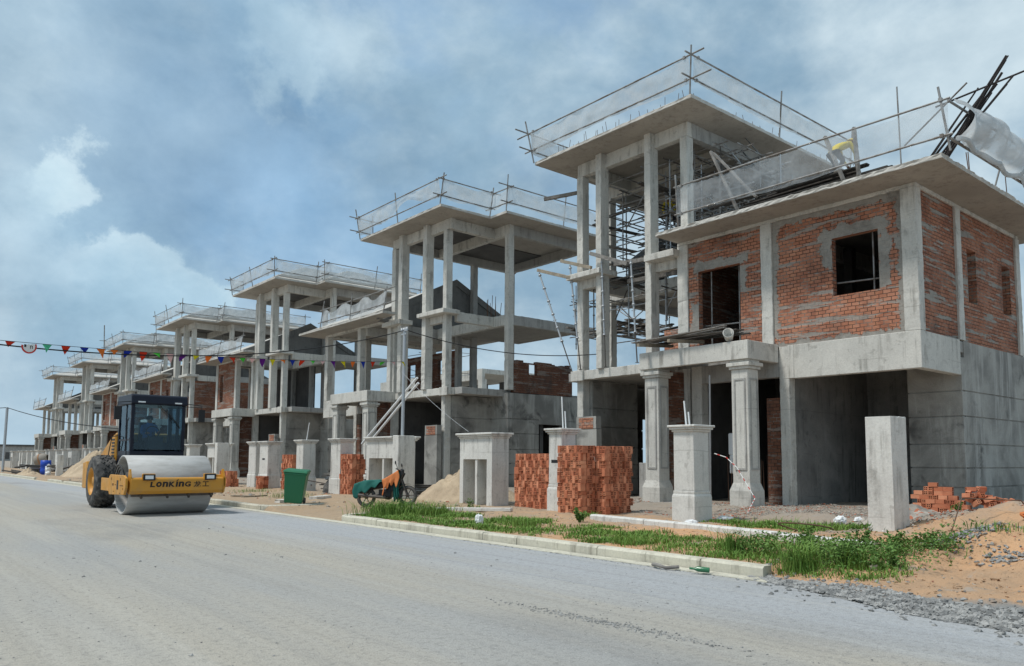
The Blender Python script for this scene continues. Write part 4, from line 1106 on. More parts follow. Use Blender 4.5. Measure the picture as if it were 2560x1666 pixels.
# ---------------------------------------------------------------- road roller (drives towards -Y)
def build_roller():
    T = thing('road_roller', 'yellow road roller with grey drum and dark navy cab on the road', 'road roller', (6.4, 22.75, 0))
    def P(name, mb, m, par=None, bev=0): return mesh_obj(name, mb, m, par or T, None, bev)
    DR, HW = .79, 1.06
    # drum: open shell with recessed end plates
    mb = MB(); c = (0, 0, DR)
    mb.lathe([(-HW+.5, DR-.045), (-HW, DR-.045), (-HW-.012, DR-.02), (-HW, DR), (HW, DR), (HW+.012, DR-.02), (HW, DR-.045), (HW-.5, DR-.045)], c, (1, 0, 0), 64)
    dr = P('drum', mb, 'drum_steel')
    mb = MB()
    for s in (-1, 1): mb.lathe([(s*(HW-.42), .0), (s*(HW-.42), DR-.044)], c, (1, 0, 0), 40, False)
    P('drum_plate', mb, 'dark_steel', dr)
    mb = MB()
    for s in (-1, 1): mb.lathe([(s*(HW-.42), .42), (s*(HW-.2), .42), (s*(HW-.2), .36), (s*(HW-.12), .34), (s*(HW-.12), .2), (s*(HW-.1), .0)], c, (1, 0, 0), 32)
    P('drum_hub', mb, 'dark_steel', dr)
    mb = MB()
    for k, r in enumerate((.40, .46, .52)):
        mb.tube([(-HW-.03-.03*k, r*math.cos(a), DR+.02+r*math.sin(a)) for a in [rad(-10+200*i/14) for i in range(15)]], .02, 7)
    P('hose', mb, 'black_rubber')
    # frame round the drum
    fy0, fy1 = -1.16, -.90
    mb = MB()
    prof = [(fy0+.06, .57), (fy0, .66), (fy0, .96), (fy0+.04, 1.0), (fy1, 1.0), (fy1, .57)]
    mb.extr([(-1.13, y, z) for y, z in prof], (2.36, 0, 0))
    fr = P('front_frame', mb, 'roller_yellow', None, .015)
    mb = MB()
    for x in (-1.14, 1.24):
        mb.extr([(x, fy0+.02, .60), (x, fy0+.02, 1.02), (x, fy0+.12, 1.22), (x, fy0+.2, 1.22), (x, fy0+.26, 1.0), (x, fy0+.26, .6)], (.04, 0, 0))
    P('lifting_lug', mb, 'roller_yellow', fr)
    for s in (1, -1):
        mb = MB(); x = s*1.22 + .03
        mb.extr([(x, fy0+.02, .74), (x, fy0+.16, .56), (x, .55, .52), (x, .62, .6), (x, .62, 1.0), (x, .5, 1.06), (x, fy0+.26, 1.06), (x, fy0+.02, .99)], (.06 if s > 0 else -.06, 0, 0))
        mb.box(x-.02, x+.02, .5, 1.7, .6, .95)
        sp = P('side_plate', mb, 'roller_yellow', None, .01)
    mb = MB(); x = -1.22+.03-.063
    mb.box(x-.002, x+.01, -.42, -.26, .68, .92)
    P('plate_slot', mb, 'black_plastic', sp)
    mb = MB()
    for y, z, w, h in ((.15, .80, .17, .06), (.33, .95, .05, .07), (-.62, .95, .05, .07), (-.12, .80, .12, .02), (-.75, .79, .34, .025), (-.9, .71, .04, .05), (-.6, .59, .1, .02), (.05, .62, .1, .02)):
        mb.box(x-.002, x+.01, y-w/2, y+w/2, z-h/2, z+h/2)
    P('plate_marks', mb, 'decal_dark', sp)
    mb = MB()
    mb.box(-1.05, 1.05, -.93, -.86, .50, .575)
    for x in (-.85, -.2, .35, .95): mb.bar((x, -.96, .56), (x+.06, -.9, .46), .05, .05)
    P('scraper', mb, 'dark_steel', fr)
    for x in (-.70, .86):
        mb = MB(); mb.box(x-.16, x+.16, fy0-.03, fy0+.06, .93, 1.1); l = P('headlight', mb, 'roller_yellow', None, .012)
        mb = MB(); mb.box(x-.15, x+.15, fy0-.06, fy0-.03, .93, 1.09); P('lamp_housing', mb, 'black_plastic', l, .01)
        mb = MB(); mb.box(x-.10, x+.10, fy0-.066, fy0-.055, .965, 1.055); P('lens', mb, 'lamp_glass', l)
    # lettering on the front frame
    bmt = bmesh.new()
    def glyph(ch, x0, w, h, z0, bold=.02, shear=0.0):
        cu = bpy.data.curves.new('t', 'FONT'); cu.body = ch; cu.extrude = .004; cu.offset = bold
        o = bpy.data.objects.new('t', cu); COL.objects.link(o)
        dg = bpy.context.evaluated_depsgraph_get(); me = bpy.data.meshes.new_from_object(o.evaluated_get(dg)); bpy.data.objects.remove(o)
        if not me.vertices: return
        xs = [v.co.x for v in me.vertices]; ys = [v.co.y for v in me.vertices]
        a, b, c_, d_ = min(xs), max(xs), min(ys), max(ys)
        for v in me.vertices:
            X = x0+(v.co.x-a)/(b-a)*w; Z = z0+(v.co.y-c_)/(d_-c_)*h; v.co = (X+(Z-z0)*shear, fy0-.004-v.co.z, Z)
        bmt.from_mesh(me); bpy.data.meshes.remove(me)
    x = -.66; hh = .135; z0 = .755
    for ch, w, h in (('L', .115, hh), ('o', .135, hh), ('n', .135, hh), ('K', .15, hh), ('\u0131', .045, hh), ('n', .135, hh), ('G', .15, hh)):
        glyph(ch, x, w, h, z0, .035, .12); x += w+.025
        if ch == '\u0131': xi = x-.07
    glyph('/', xi+.01, .07, .05, z0+hh+.012, .03)
    glyph('\u9f99', x+.06, .19, .155, z0-.01, .012); glyph('\u5de5', x+.29, .17, .13, z0, .012)
    me = bpy.data.meshes.new('lettering'); bmt.to_mesh(me); bmt.free(); me.materials.append(M['letter_black'])
    lo = bpy.data.objects.new('lettering', me); COL.objects.link(lo); lo.parent = fr
    # yoke, rear body, engine hood
    mb = MB(); mb.box(-.9, .95, 1.0, 1.5, .5, .95); mb.box(-.3, .5, 1.4, 2.4, .5, .95); P('yoke', mb, 'dark_steel')
    mb = MB(); mb.box(-.45, .85, 2.2, 5.4, .55, 1.2); P('chassis', mb, 'dark_steel')
    X0, X1 = -.44, 1.10
    mb = MB()
    mb.extr([(X0-.05, 3.5, 1.1), (X0-.05, 3.5, 2.3), (X0-.05, 3.95, 2.2), (X0-.05, 5.6, 1.55), (X0-.05, 5.6, .8), (X0-.05, 4.9, .8)], (X1-X0+.1, 0, 0))
    hd = P('engine_hood', mb, 'roller_yellow', None, .05)
    mb = MB()
    for i in range(8): mb.box(X0-.06, X0+.02, 3.56, 3.9, 1.35+i*.10, 1.40+i*.10)
    for i in range(3): mb.box(X0-.06, X0+.02, 4.9, 5.2, 1.3+i*.08, 1.34+i*.08)
    P('vent_slats', mb, 'black_plastic', hd)
    # tyres
    for s, xa in ((-1, -1.07), (1, .75)):
        w = .62; R = .79; yc = 3.72
        mb = MB(); mb.lathe([(0, .42), (.0, R-.12), (.05, R-.04), (.12, R-.012), (w-.12, R-.012), (w-.05, R-.04), (w, R-.12), (w, .42)], (xa, yc, R), (1, 0, 0), 48)
        n = 22
        for k in range(n):
            for r_ in range(5):
                a = 2*math.pi*(k+.5*(r_ % 2))/n; xx = xa+.035+(w-.07)*(r_+.5)/5
                hw, da = .066, math.pi/n*.86
                def q(dx, dda, rr): return (xx+dx, yc+rr*math.sin(a+dda), R+rr*math.cos(a+dda))
                top = R+.018-(.045 if r_ in (0, 4) else 0); lo_ = R-.03-(.04 if r_ in (0, 4) else 0)
                D4 = ((-hw, 0), (0, -da), (hw, 0), (0, da))
                vs = [q(dx, dd, lo_) for dx, dd in D4]+[q(dx*.8, dd*.8, top) for dx, dd in D4]
                mb.add(vs, [(4, 5, 6, 7), (0, 1, 5, 4), (1, 2, 6, 5), (2, 3, 7, 6), (3, 0, 4, 7)])
        ty = P('tyre', mb, 'black_rubber')
        xo = xa if s < 0 else xa+w
        mb = MB(); mb.lathe([(0, .43), (-s*-.0, .40), (-s*.08, .37), (-s*.14, .34), (-s*.16, .16), (-s*.06, .14), (-s*.05, 0)], (xo, yc, R), (1, 0, 0), 32)
        P('rim', mb, 'roller_yellow', ty)
    mb = MB(); mb.extr([(-1.02, 4.6, .55), (-1.02, 4.6, 1.2), (-1.02, 4.75, 1.4), (-1.02, 5.2, 1.35), (-1.02, 5.2, .55)], (.9, 0, 0)); P('rear_bumper', mb, 'roller_yellow', None, .02)
    # cab
    yf, yb = 1.95, 3.45; zb, zt = 1.15, 3.40
    mb = MB()
    mb.box(X0, X1, yf, yb, zb, 1.72)
    cab = P('cab', mb, 'cab_navy', None, .02)
    for x in (X0, X1-.1):
        for a in ((x, x+.1, yf, yf+.1), (x, x+.1, yb-.12, yb), (x+.01, x+.08, yf+.62, yf+.68)): mb = MB(); mb.box(*a, 1.715, zt-.295); P('cab_pillar', mb, 'cab_navy', cab, .01)
    mb = MB(); mb.box(X0+.01, X0+.06, yf+.1, yb-.12, 2.02, 2.08); P('door_bar', mb, 'cab_navy', cab)
    mb = MB(); mb.extr([(X0-.03, yf-.06, zt-.3), (X0-.03, yf-.1, zt-.27), (X0-.03, yf-.06, zt-.04), (X0-.03, yf+.0, zt), (X0-.03, yb+.05, zt), (X0-.03, yb+.05, zt-.3)], (X1-X0+.06, 0, 0)); rf = P('cab_roof', mb, 'cab_navy', cab, .02)
    mb = MB()
    for x in (X0+.25, X1-.25): mb.box(x-.1, x+.1, yf-.105, yf-.08, zt-.25, zt-.21)
    P('roof_lamp', mb, 'lamp_glass', rf)
    mb = MB(); mb.box(X0+.1, X1-.1, yf+.025, yf+.035, 1.76, zt-.3); P('windscreen', mb, 'cab_glass', cab)
    mb = MB()
    for x in (X0+.03, X1-.04): mb.box(x, x+.008, yf+.1, yb-.12, 1.72, zt-.3)
    mb.box(X0+.1, X1-.1, yb-.06, yb-.05, 2.0, zt-.3); P('side_glass', mb, 'cab_glass', cab)
    mb = MB(); mb.box(X0+.1, X1-.1, yb-.08, yb-.02, 1.72, 2.0); P('rear_panel', mb, 'cab_navy', cab)
    mb = MB(); mb.bar((.35, yf-.02, zt-.32), (.85, yf-.02, 2.55), .02, .02); mb.bar((.28, yf-.02, zt-.32), (.78, yf-.02, 2.55), .012, .012); mb.bar((.55, yf-.02, 2.95), (.95, yf-.02, 2.42), .025, .015); P('wiper', mb, 'black_plastic', cab)
    for s, x in ((-1, X0), (1, X1)):
        mb = MB(); xe = x+s*.42
        mb.tube([(x, yf+.05, zt-.22), (xe, yf-.18, zt-.28), (xe, yf-.18, zt-.42)], .014, 6); mb.tube([(x, yf+.05, zt-.32), (xe, yf-.18, zt-.33)], .01, 6)
        mb.box(xe-.09, xe+.09, yf-.22, yf-.16, zt-.78, zt-.4); P('mirror', mb, 'black_plastic', cab)
    mb = MB(); mb.tube([(X0-.01, yf+.2, 1.5), (X0-.05, yf+.2, 1.6), (X0-.05, yf+.2, 2.6), (X0-.01, yf+.2, 2.7)], .014, 6); mb.tube([(X0+.0, 3.5, 2.2), (X0-.14, 3.55, 2.15), (X0-.14, 3.9, 1.6), (X0-.1, 4.0, 1.3)], .014, 6); P('grab_rail', mb, 'black_plastic', cab)
    mb = MB(); mb.box(.08, .58, 2.75, 3.2, 1.72, 1.98); mb.box(.1, .56, 3.15, 3.27, 1.98, 2.62); P('seat', mb, 'black_plastic', cab)
    mb = MB(); mb.box(.1, .5, 2.05, 2.25, 1.72, 2.15); mb.tube([(.3, 2.3, 2.1), (.3, 2.42, 2.28)], .025, 8)
    mb.tube([(.3+.19*math.cos(a), 2.42+.06*math.sin(a), 2.3+.18*math.sin(a)) for a in [2*math.pi*i/16 for i in range(17)]], .016, 6, cap=False); P('steering_wheel', mb, 'black_plastic', cab)
build_roller()
def sit(k):
    J = {'pelvis': ((0, 0, .08), .15), 'waist': ((0, -.03, .25), .14), 'chest': ((0, -.06, .42), .155), 'neck': ((0, -.08, .58), .058), 'head': ((0, -.10, .70), .085), 'crown': ((0, -.09, .79), .075)}
    for s, g in (('l', 1), ('r', -1)):
        J.update({'sh'+s: ((g*.19, -.06, .48), .072), 'el'+s: ((g*.25, -.22, .26), .05), 'wr'+s: ((g*.16, -.44, .27), .034), 'ha'+s: ((g*.15, -.52, .28), .036), 'hip'+s: ((g*.10, -.08, .06), .10), 'kn'+s: ((g*.16, -.46, .09), .07), 'an'+s: ((g*.16, -.52, -.30), .05), 'to'+s: ((g*.16, -.68, -.35), .04)})
    return J
person('roller driver in a blue shirt seated behind the cab windscreen', (6.4+.32, 22.75+2.98, 2.0), 0, sit(0), {'face': (0, -1, 0)}, ['skin', 'shirt_blue', 'trouser_dark'], lambda c: 0 if c.z > .60 or (c.y < -.42 and c.z > .2) else (2 if c.z < .13 else 1))
def bend(k):
    J = {'pelvis': ((0, .18, .62), .15), 'waist': ((0, .02, .72), .14), 'chest': ((0, -.20, .80), .155), 'neck': ((0, -.38, .84), .058), 'head': ((0, -.48, .88), .085), 'crown': ((0, -.54, .94), .07)}
    for s, g in (('l', 1), ('r', -1)):
        J.update({'sh'+s: ((g*.19, -.24, .80), .07), 'el'+s: ((g*.24, -.36, .54), .05), 'wr'+s: ((g*.14, -.46, .32), .034), 'ha'+s: ((g*.12, -.49, .24), .036), 'hip'+s: ((g*.10, .18, .54), .10), 'kn'+s: ((g*.14, -.06, .34), .07), 'an'+s: ((g*.13, .12, .06), .05), 'to'+s: ((g*.13, -.06, .03), .04)})
    return J
def sq(k):
    J = bend(k)
    return J
person('worker in a yellow jacket and helmet bending over rebar on the brick house roof', (19.15, 9.7, 9.02), rad(70), bend(0), {'face': (0, -.8, -.5)}, ['skin', 'vest_yellow', 'trouser_dark'], lambda c: 0 if (c.y < -.36 and c.z > .78) or (c.z < .36 and c.y < -.38) else (2 if c.z < .60 and c.y > -.2 else 1), 'helmet_yellow')
person('worker in a yellow vest high inside the scaffolded tower', (23.3, 18.5, 10.55), rad(-60), bend(1), {'face': (0, -.8, -.5)}, ['skin', 'vest_yellow', 'trouser_dark'], lambda c: 0 if (c.y < -.36 and c.z > .78) or (c.z < .36 and c.y < -.38) else (2 if c.z < .60 and c.y > -.2 else 1), 'white_plastic')
# ---------------------------------------------------------------- wheelie bin
def build_bin():
    T = thing('wheelie_bin', 'green two wheeled rubbish bin standing behind the kerb corner', 'rubbish bin', (10.15, 22.6, gh(10.15, 22.6)), rad(-32))
    T.scale = (1.12, 1.12, 1.02)
    T.rotation_euler = (rad(3), rad(5), rad(-32))
    mb = MB(); mb.frustum(-.23, .23, -.24, .24, .06, -.29, .29, -.33, .33, .96); mb.box(-.305, .305, -.345, .345, .90, .97)
    body = mesh_obj('body', mb, 'bin_green', T, None, .015)
    mb = MB(); mb.frustum(-.33, .33, -.37, .40, .972, -.30, .30, -.33, .36, 1.04); mb.box(-.2, .2, .36, .46, .975, 1.0); mesh_obj('lid', mb, 'bin_green', T, None, .015)
    for s in (-1, 1):
        mb = MB(); mb.lathe([(-.025, .02), (-.025, .1), (.025, .1), (.025, .02)], (s*.25, .2, .1), (1, 0, 0), 18); mesh_obj('wheel', mb, 'black_rubber', T)
    mb = MB()
    def q(y, z, w, h):
        x = -.23-.06*(z-.06)/.9-.004; mb.box(x-.003, x+.01, y-w/2, y+w/2, z-h/2, z+h/2)
    for k in range(12):
        a = k*math.pi/6; q(.0+.05*math.cos(a), .66+.055*math.sin(a), .02, .02)
    q(0, .66, .02, .06)
    for z in (.50, .465, .41, .375): q(0, z, .15, .012)
    for z in (.485, .395):
        for i in range(6): q(-.06+i*.024, z, .012, .03)
    mesh_obj('printed_mark', mb, 'white_mark', body)
build_bin()
# ---------------------------------------------------------------- motorcycle
def build_moto():
    a = Vector((11.5, 20.6, gh(11.5, 20.6))); b = Vector((12.4, 19.63, gh(12.4, 19.63)))
    ang = math.atan2(b.y-a.y, b.x-a.x)
    T = thing('motorcycle', 'dark motorcycle under green and orange covers on the verge', 'motorcycle', tuple(a+(b-a)*.5), ang)
    T.rotation_euler = (rad(-7), -math.atan2(b.z-a.z, 1.3), ang)
    W = .63
    for x, nm in ((-W, 'rear'), (W, 'front')):
        mb = MB(); prof = [(.05*math.cos(t), .24+.055*math.sin(t)) for t in [2*math.pi*i/12 for i in range(13)]]
        mb.lathe(prof, (x, 0, .295), (0, 1, 0), 36); ty = mesh_obj('tyre', mb, 'black_rubber', T)
        mb = MB(); mb.lathe([(-.02, .19), (-.02, .215), (.02, .215), (.02, .19)], (x, 0, .295), (0, 1, 0), 30); mb.lathe([(-.05, 0), (-.05, .05), (.05, .05), (.05, 0)], (x, 0, .295), (0, 1, 0), 14)
        for k in range(6):
            c = math.pi*2*k/6; mb.bar((x, 0, .295), (x+.2*math.cos(c), 0, .295+.2*math.sin(c)), .03, .018)
        mesh_obj('rim', mb, 'dark_steel', ty)
    mb = MB()
    for s in (-1, 1):
        mb.tube([(W, s*.08, .295), (W-.18, s*.08, .78)], .022, 8); mb.tube([(-W, s*.1, .295), (-W+.12, s*.13, .7)], .022, 8)
    mb.tube([(-W, -.1, .3), (-.05, -.1, .36)], .025, 8); mb.tube([(-W-.2, -.15, .36), (-W+.2, -.15, .3), (0, -.14, .25)], .045, 10)
    mesh_obj('fork', mb, 'dark_steel', T)
    mb = MB(); mb.box(-.22, .16, -.13, .13, .26, .5); mb.lathe([(-.14, .1), (-.14, .13), (.14, .13), (.14, .1)], (.02, 0, .33), (0, 1, 0), 18); mesh_obj('engine', mb, 'black_plastic', T, None, .02)
    mb = MB(); mb.extr([(-.75, -.12, .62), (-.5, -.12, .74), (.0, -.12, .68), (.1, -.12, .5), (.3, -.12, .45), (.42, -.12, .8), (.5, -.12, .95), (.44, -.12, 1.0), (.32, -.12, .95), (.2, -.12, .62), (-.1, -.12, .55), (-.5, -.12, .5)], (0, .24, 0)); mesh_obj('body', mb, 'black_plastic', T, None, .03)
    mb = MB(); mb.grid(lambda i, j: (W+.34*math.cos(rad(35+110*i)), (j-.5)*.13, .295+.34*math.sin(rad(35+110*i))), 12, 2); mesh_obj('mudguard', mb, 'black_plastic', T)
    mb = MB(); mb.tube([(.38, -.36, 1.06), (.40, -.2, 1.05), (.43, 0, 1.0), (.40, .2, 1.05), (.38, .36, 1.06)], .016, 8); mb.lathe([(-.02, .001), (0, .09), (.08, .1), (.12, .07)], (.5, 0, .98), (-1, 0, .2), 16); hb = mesh_obj('handlebar', mb, 'black_plastic', T)
    mb = MB()
    for s in (-1, 1): mb.tube([(.4, s*.25, 1.05), (.37, s*.32, 1.2)], .008, 6); mb.lathe([(-.008, .001), (-.008, .055), (.008, .055), (.008, .001)], (.36, s*.34, 1.24), (1, 0, .1), 14)
    mesh_obj('mirror', mb, 'black_plastic', hb)
    def drape(name, m, x0, x1, top, drop, seed, wd=.2):
        def fn(i, j):
            x = x0+(x1-x0)*i; t = (j-.5)*2; s = abs(t); z = top(i)
            dr = drop(i, 1 if t > 0 else 0)
            w = wd+.05*nz(x*3, seed, 1)
            if s < .4: y = w*s/.4; zz = z-.015*(s/.4)**2
            else: y = w+.05*(s-.4)+.035*math.sin(i*17+seed)*(s-.4)*1.6; zz = z-.02-dr*(s-.4)/.6+.02*nz(x*4, seed, 2)
            return (x+.02*math.sin(j*20+seed), math.copysign(y, t), zz)
        mb = MB(); mb.grid(fn, 34, 26)
        o = mesh_obj(name, mb, m); sol = o.modifiers.new('thick', 'SOLIDIFY'); sol.thickness = .006
        o.parent = T; return o
    g = drape('green_cover', 'tarp_green', -.98, .02, lambda i: .70+.10*math.sin(min(1, i*2.2)*1.57), lambda i, k: .22+.13*math.sin(i*4.5+.4)+(.10 if i < .12 else 0)+.05*math.sin(i*21), 2, .17)
    tag(g, 'draped green tarpaulin over the seat and tail')
    g = drape('green_flap', 'tarp_green', .26, .42, lambda i: .93+.08*i, lambda i, k: .82-.1*i, 9, .15)
    g = drape('orange_cover', 'cloth_orange', -.08, .42, lambda i: .80+.26*i**1.3, lambda i, k: .46-.2*abs(math.sin(i*3.3))+.06*math.sin(i*23), 5, .2)
    tag(g, 'orange cloth over the handlebar and tank')
build_moto()
# ---------------------------------------------------------------- safety net railings
def railing(label, pts, zs, top=1.1, low=.42, postgap=3.4, over=.6, seed=0, netlow=None, sag=.12, tilt=.12, posts=True, group='safety net railings on the roofs', torn=None, netgap=None, nm='safety_net'):
    "pts: plan points along the slab edge; zs: slab top height"
    rnd = random.Random(seed); P = [Vector((x, y, z)) for (x, y), z in zip(pts, zs if isinstance(zs, (list, tuple)) else [zs]*len(pts))]
    t = thing('net_railing', label, 'safety net', tuple(P[0]), 0, group); O = P[0]
    cen = sum((p for p in P), Vector())/len(P)
    netmat = nm
    for i, (a, b) in enumerate(zip(P[:-1], P[1:])):
        d = (b-a).normalized(); L = (b-a).length; out = Vector((d.y, -d.x, 0)).normalized()
        if (a+b-2*cen).dot(out) < 0: out = -out
        for h, ov in ((top, over), (low, over*.9)):
            k = tilt*h/top
            mb = MB(); mb.tube([a-O-d*ov*rnd.uniform(.4, 1.2)+out*k+Vector((0, 0, h+rnd.uniform(-.02, .02))), b-O+d*ov*rnd.uniform(.4, 1.2)+out*k+Vector((0, 0, h+rnd.uniform(-.02, .02)))], .027, 8)
            for f in (.02, .98):
                p = a.lerp(b, f)-O+out*k+Vector((0, 0, h)); mb.box(p.x-.04, p.x+.04, p.y-.04, p.y+.04, p.z-.04, p.z+.04)
            mesh_obj('rail', mb, 'scaffold_steel', t)
        if posts:
            n = max(1, round(L/postgap))
            for j in range(n+(1 if i == len(P)-2 else 0)):
                p = a.lerp(b, j/n)-O; mb = MB(); lean = out*tilt+d*rnd.uniform(-.22, .1)+out*rnd.uniform(-.06, .1)
                mb.tube([p-out*.05+Vector((0, 0, -.02)), p+lean*1.15+Vector((0, 0, top*1.15+rnd.uniform(0, .35)))], .027, 8); mesh_obj('post', mb, 'scaffold_steel', t)
        ph = rnd.uniform(0, 9); nl = low-.12 if netlow is None else netlow
        def fn(u, v):
            p = a.lerp(b, .0+u)-O; m = sag*(.5-.5*math.cos(u*6.28*max(1, round(L/2.6)))+.5*noise.noise(Vector((u*L*.9, seed*3.1, i))))
            zt = top-.02-m*.7*(1-.2*math.sin(u*13+ph)); zb = nl+.05*math.sin(u*9+ph)
            if torn and i == torn[0]:
                zb += torn[2]*math.exp(-((u-torn[1])/.16)**2)
            z = zb+(zt-zb)*v
            return p+out*(tilt*z/top+.18*m*math.sin(v*3.14)+.05*noise.noise(Vector((u*L*2.2, v*1.5, seed+i)))+.03*noise.noise(Vector((u*L*6, v*3, seed+i))))+Vector((0, 0, z))
        if not (netgap and i in netgap):
            mb = MB(); mb.grid(fn, max(8, int(L*9)), 10); mesh_obj('net', mb, netmat, t)
    return t
railing('net railing round the highest tower roof of the nearest villa', [(22.5, 21.03), (18.45, 21.03), (18.45, 13.82), (28.3, 13.82)], 12.57, 1.1, .42, 6, .75, 1)
# wing of the nearest villa
def wing_net():
    t = railing('long net railing along the front roof edge of the brick wing', [(18.5, 14.45), (18.5, 6.75)], 8.6, 1.22, .36, 9, .1, 2, tilt=-.02, sag=.08, netlow=.28, nm='thin_net')
    t2 = thing('net_railing', 'bulging net bag along the right roof edge of the brick wing', 'safety net', (18.6, 6.85, 8.6), 0, 'safety net railings on the roofs')
    mb = MB(); mb.tube([(-.2, -.15, 1.1), (8.2, -.35, 1.25)], .028, 8); mesh_obj('rail', mb, 'scaffold_steel', t2)
    mb = MB(); mb.tube([(.0, -.1, .28), (8.2, -.3, .2)], .035, 8); mesh_obj('rail', mb, 'scaffold_steel', t2)
    def fn(u, v):
        w = math.sin(v*math.pi)**.8*1.25; k = 1-.55*math.exp(-((u-.47)/.03)**2)-.3*math.exp(-((u-.02)/.05)**2)
        return (u*8.1, -.2-.42*w*k-.03*math.sin(u*60+v*3), .25+.95*v-.10*math.sin(u*25)*w*.5-(1-k)*.1)
    mb = MB(); mb.grid(fn, 90, 14); mesh_obj('net', mb, 'bag_net', t2)
    def fn2(u, v): return (u*8.1, -.22-.05*math.sin(u*40), .2+.12*math.sin(v*6.28)+.05*math.sin(u*33))
    mb = MB()
    mb.tube([(u*8.1, -.25-.06*math.sin(u*29), .24+.05*math.sin(u*43)) for u in [i/40 for i in range(41)]], .06, 8); mb.tube([(3.8+.03*math.sin(k), -.25-.45*math.sin(math.pi*k/8), .25+.95*k/8) for k in range(9)], .05, 7)
    mesh_obj('net_roll', mb, 'bag_net', t2)
    mb = MB()
    for x in (3.3, 5.5, 7.6): mb.tube([(x, .1, 0), (x, -.28, 1.3)], .022, 6)
    mesh_obj('post', mb, 'scaffold_steel', t2)
wing_net()
for i, (y, w, nt) in enumerate(zip(YS, ['flat pale', 'battened third', 'battened fourth', 'battened fifth', 'sixth', 'seventh'], range(6))):
    railing('net railing round the upper roof of the %s villa%s' % (w, ' second in the row' if i == 0 else ''), [(19.2, y+7.15), (18.45, y+7.15), (18.45, y-.04), (21.2, y-.04), (21.2, y-1.2), (28.2, y-1.2)], 12.57, 1.05, .35, 3.6, .5, 20+i, torn=(1, .62, .55) if i == 0 else None, sag=.14)
    # lower roof: loose net over the wing eave
    railing('loose net railing on the lower wing roof of the %s' % ['second villa', 'third villa', 'fourth villa', 'fifth villa', 'sixth villa', 'seventh villa at the left end'][i], [(18.5, y+5.2), (18.5, y+13.9)] if i else [(18.5, y+4.6), (18.5, y+11.3)], 8.58, 1.0, .3, 4.2, .9 if i == 0 else .4, 40+i, sag=.42 if i == 0 else .2, netlow=.05)
# bar standing high by the fifth villa
mb = MB(); mb.tube([(18.4, 88.3, 12.4), (18.35, 88.5, 15.3)], .05, 7); tag(mesh_obj('scaffold_pole', mb, 'scaffold_steel'), 'tall thin pole standing on the fifth villa roof corner', 'pole')

# ---------------------------------------------------------------- scaffold inside the first tower
def scaffold(label, xs, ys, z0, z1, levels, seed, plank_z=(), skip=.0, r=.024, brace=8):
    rnd = random.Random(seed); t = thing('scaffold', label, 'scaffold', (xs[0], ys[0], z0), 0); O = Vector((xs[0], ys[0], z0))
    def tb(nm, a, b, r_=r):
        mb = MB(); mb.tube([Vector(a)-O, Vector(b)-O], r_, 7)
        if nm == 'standard':
            for k in range(int((b[2]-a[2])/.5)):
                z = a[2]+.25+k*.5-O.z; mb.lathe([(-.02, r_), (-.02, r_*1.8), (.02, r_*1.8), (.02, r_)], (a[0]-O.x, a[1]-O.y, z), (0, 0, 1), 7)
        mesh_obj(nm, mb, rnd.choice(('scaffold_steel', 'galvanised', 'dark_steel', 'scaffold_steel')), t)
    for x in xs:
        for y in ys:
            if rnd.random() < skip: continue
            dx, dy = rnd.uniform(-.08, .08), rnd.uniform(-.08, .08)
            tb('standard', (x+dx, y+dy, z0+rnd.uniform(0, .2)), (x+dx, y+dy, z1-rnd.uniform(0, 1.2)))
    for z in levels:
        for x in xs: tb('ledger', (x, ys[0]-.4, z+rnd.uniform(-.06, .06)), (x, ys[-1]+.4, z+rnd.uniform(-.06, .06)))
        for y in ys: tb('ledger', (xs[0]-.3, y, z+.06+rnd.uniform(-.06, .06)), (xs[-1]+.3, y, z+.06+rnd.uniform(-.06, .06)))
    for k in range(brace):
        x = rnd.choice(xs); j = rnd.randrange(len(ys)-1); z = rnd.choice(levels); tb('brace', (x+.05, ys[j], z), (x+.05, ys[j+1], z+rnd.choice((-1.2, 1.1, .8))))
    for z in plank_z:
        for k in range(9):
            y = rnd.uniform(ys[0], ys[-1]); x = rnd.uniform(xs[0], xs[-1]); a = rnd.choice((0, 1)); L = rnd.uniform(1.2, 2.6)
            mb = MB(); zz = z+.05*k/3-O.z
            if a: mb.bar((x-O.x-L/2, y-O.y, zz), (x-O.x+L/2, y-O.y, zz+rnd.uniform(-.12, .12)), .18, .05)
            else: mb.bar((x-O.x, y-O.y-L/2, zz), (x-O.x, y-O.y+L/2, zz+rnd.uniform(-.12, .12)), .18, .05)
            mesh_obj('plank', mb, rnd.choice(('timber_dark', 'timber_grey', 'timber_dark')), t)
    return t
scaffold('dense tube scaffold with planks filling the tower of the nearest villa', [20.6, 21.7, 22.9, 24.2], [14.4, 15.4, 16.4, 17.4, 18.4, 19.4], 8.25, 12.1, (8.7, 9.3, 9.9, 10.5, 11.1, 11.7), 3, (8.5, 9.1, 9.9, 10.8), brace=16)
scaffold('middle scaffold of crossing tubes behind the right tower columns', [21.2, 22.3, 23.4], [13.9, 14.7, 15.5, 16.3], 8.6, 12.2, (9.1, 9.8, 10.4, 11.0, 11.6), 17, (9.4, 10.2), brace=14)
scaffold('scaffold tubes standing on the lower floor behind the nearest tower columns', [20.3, 21.3], [16.3, 17.2, 18.9, 19.6], 6.0, 9.0, (7.2, 8.0), 5, (8.1,), .2, brace=4)
scaffold('dark shoring stack seen through the tower of the nearest villa', [25.2, 26.4], [14.6, 15.6, 16.6, 17.6, 19.0], 8.2, 12.0, (9.0, 9.8, 10.6, 11.4), 8, (8.7, 9.3, 9.9, 10.5, 11.2), brace=7)
scaffold('ladder scaffold on the back floor between the first two villas', [24.2, 26.6], [21.2, 22.4, 24.6], 6.4, 9.6, (7.0, 7.3, 8.5), 9, (7.0, 7.15, 7.25), .1, brace=6)
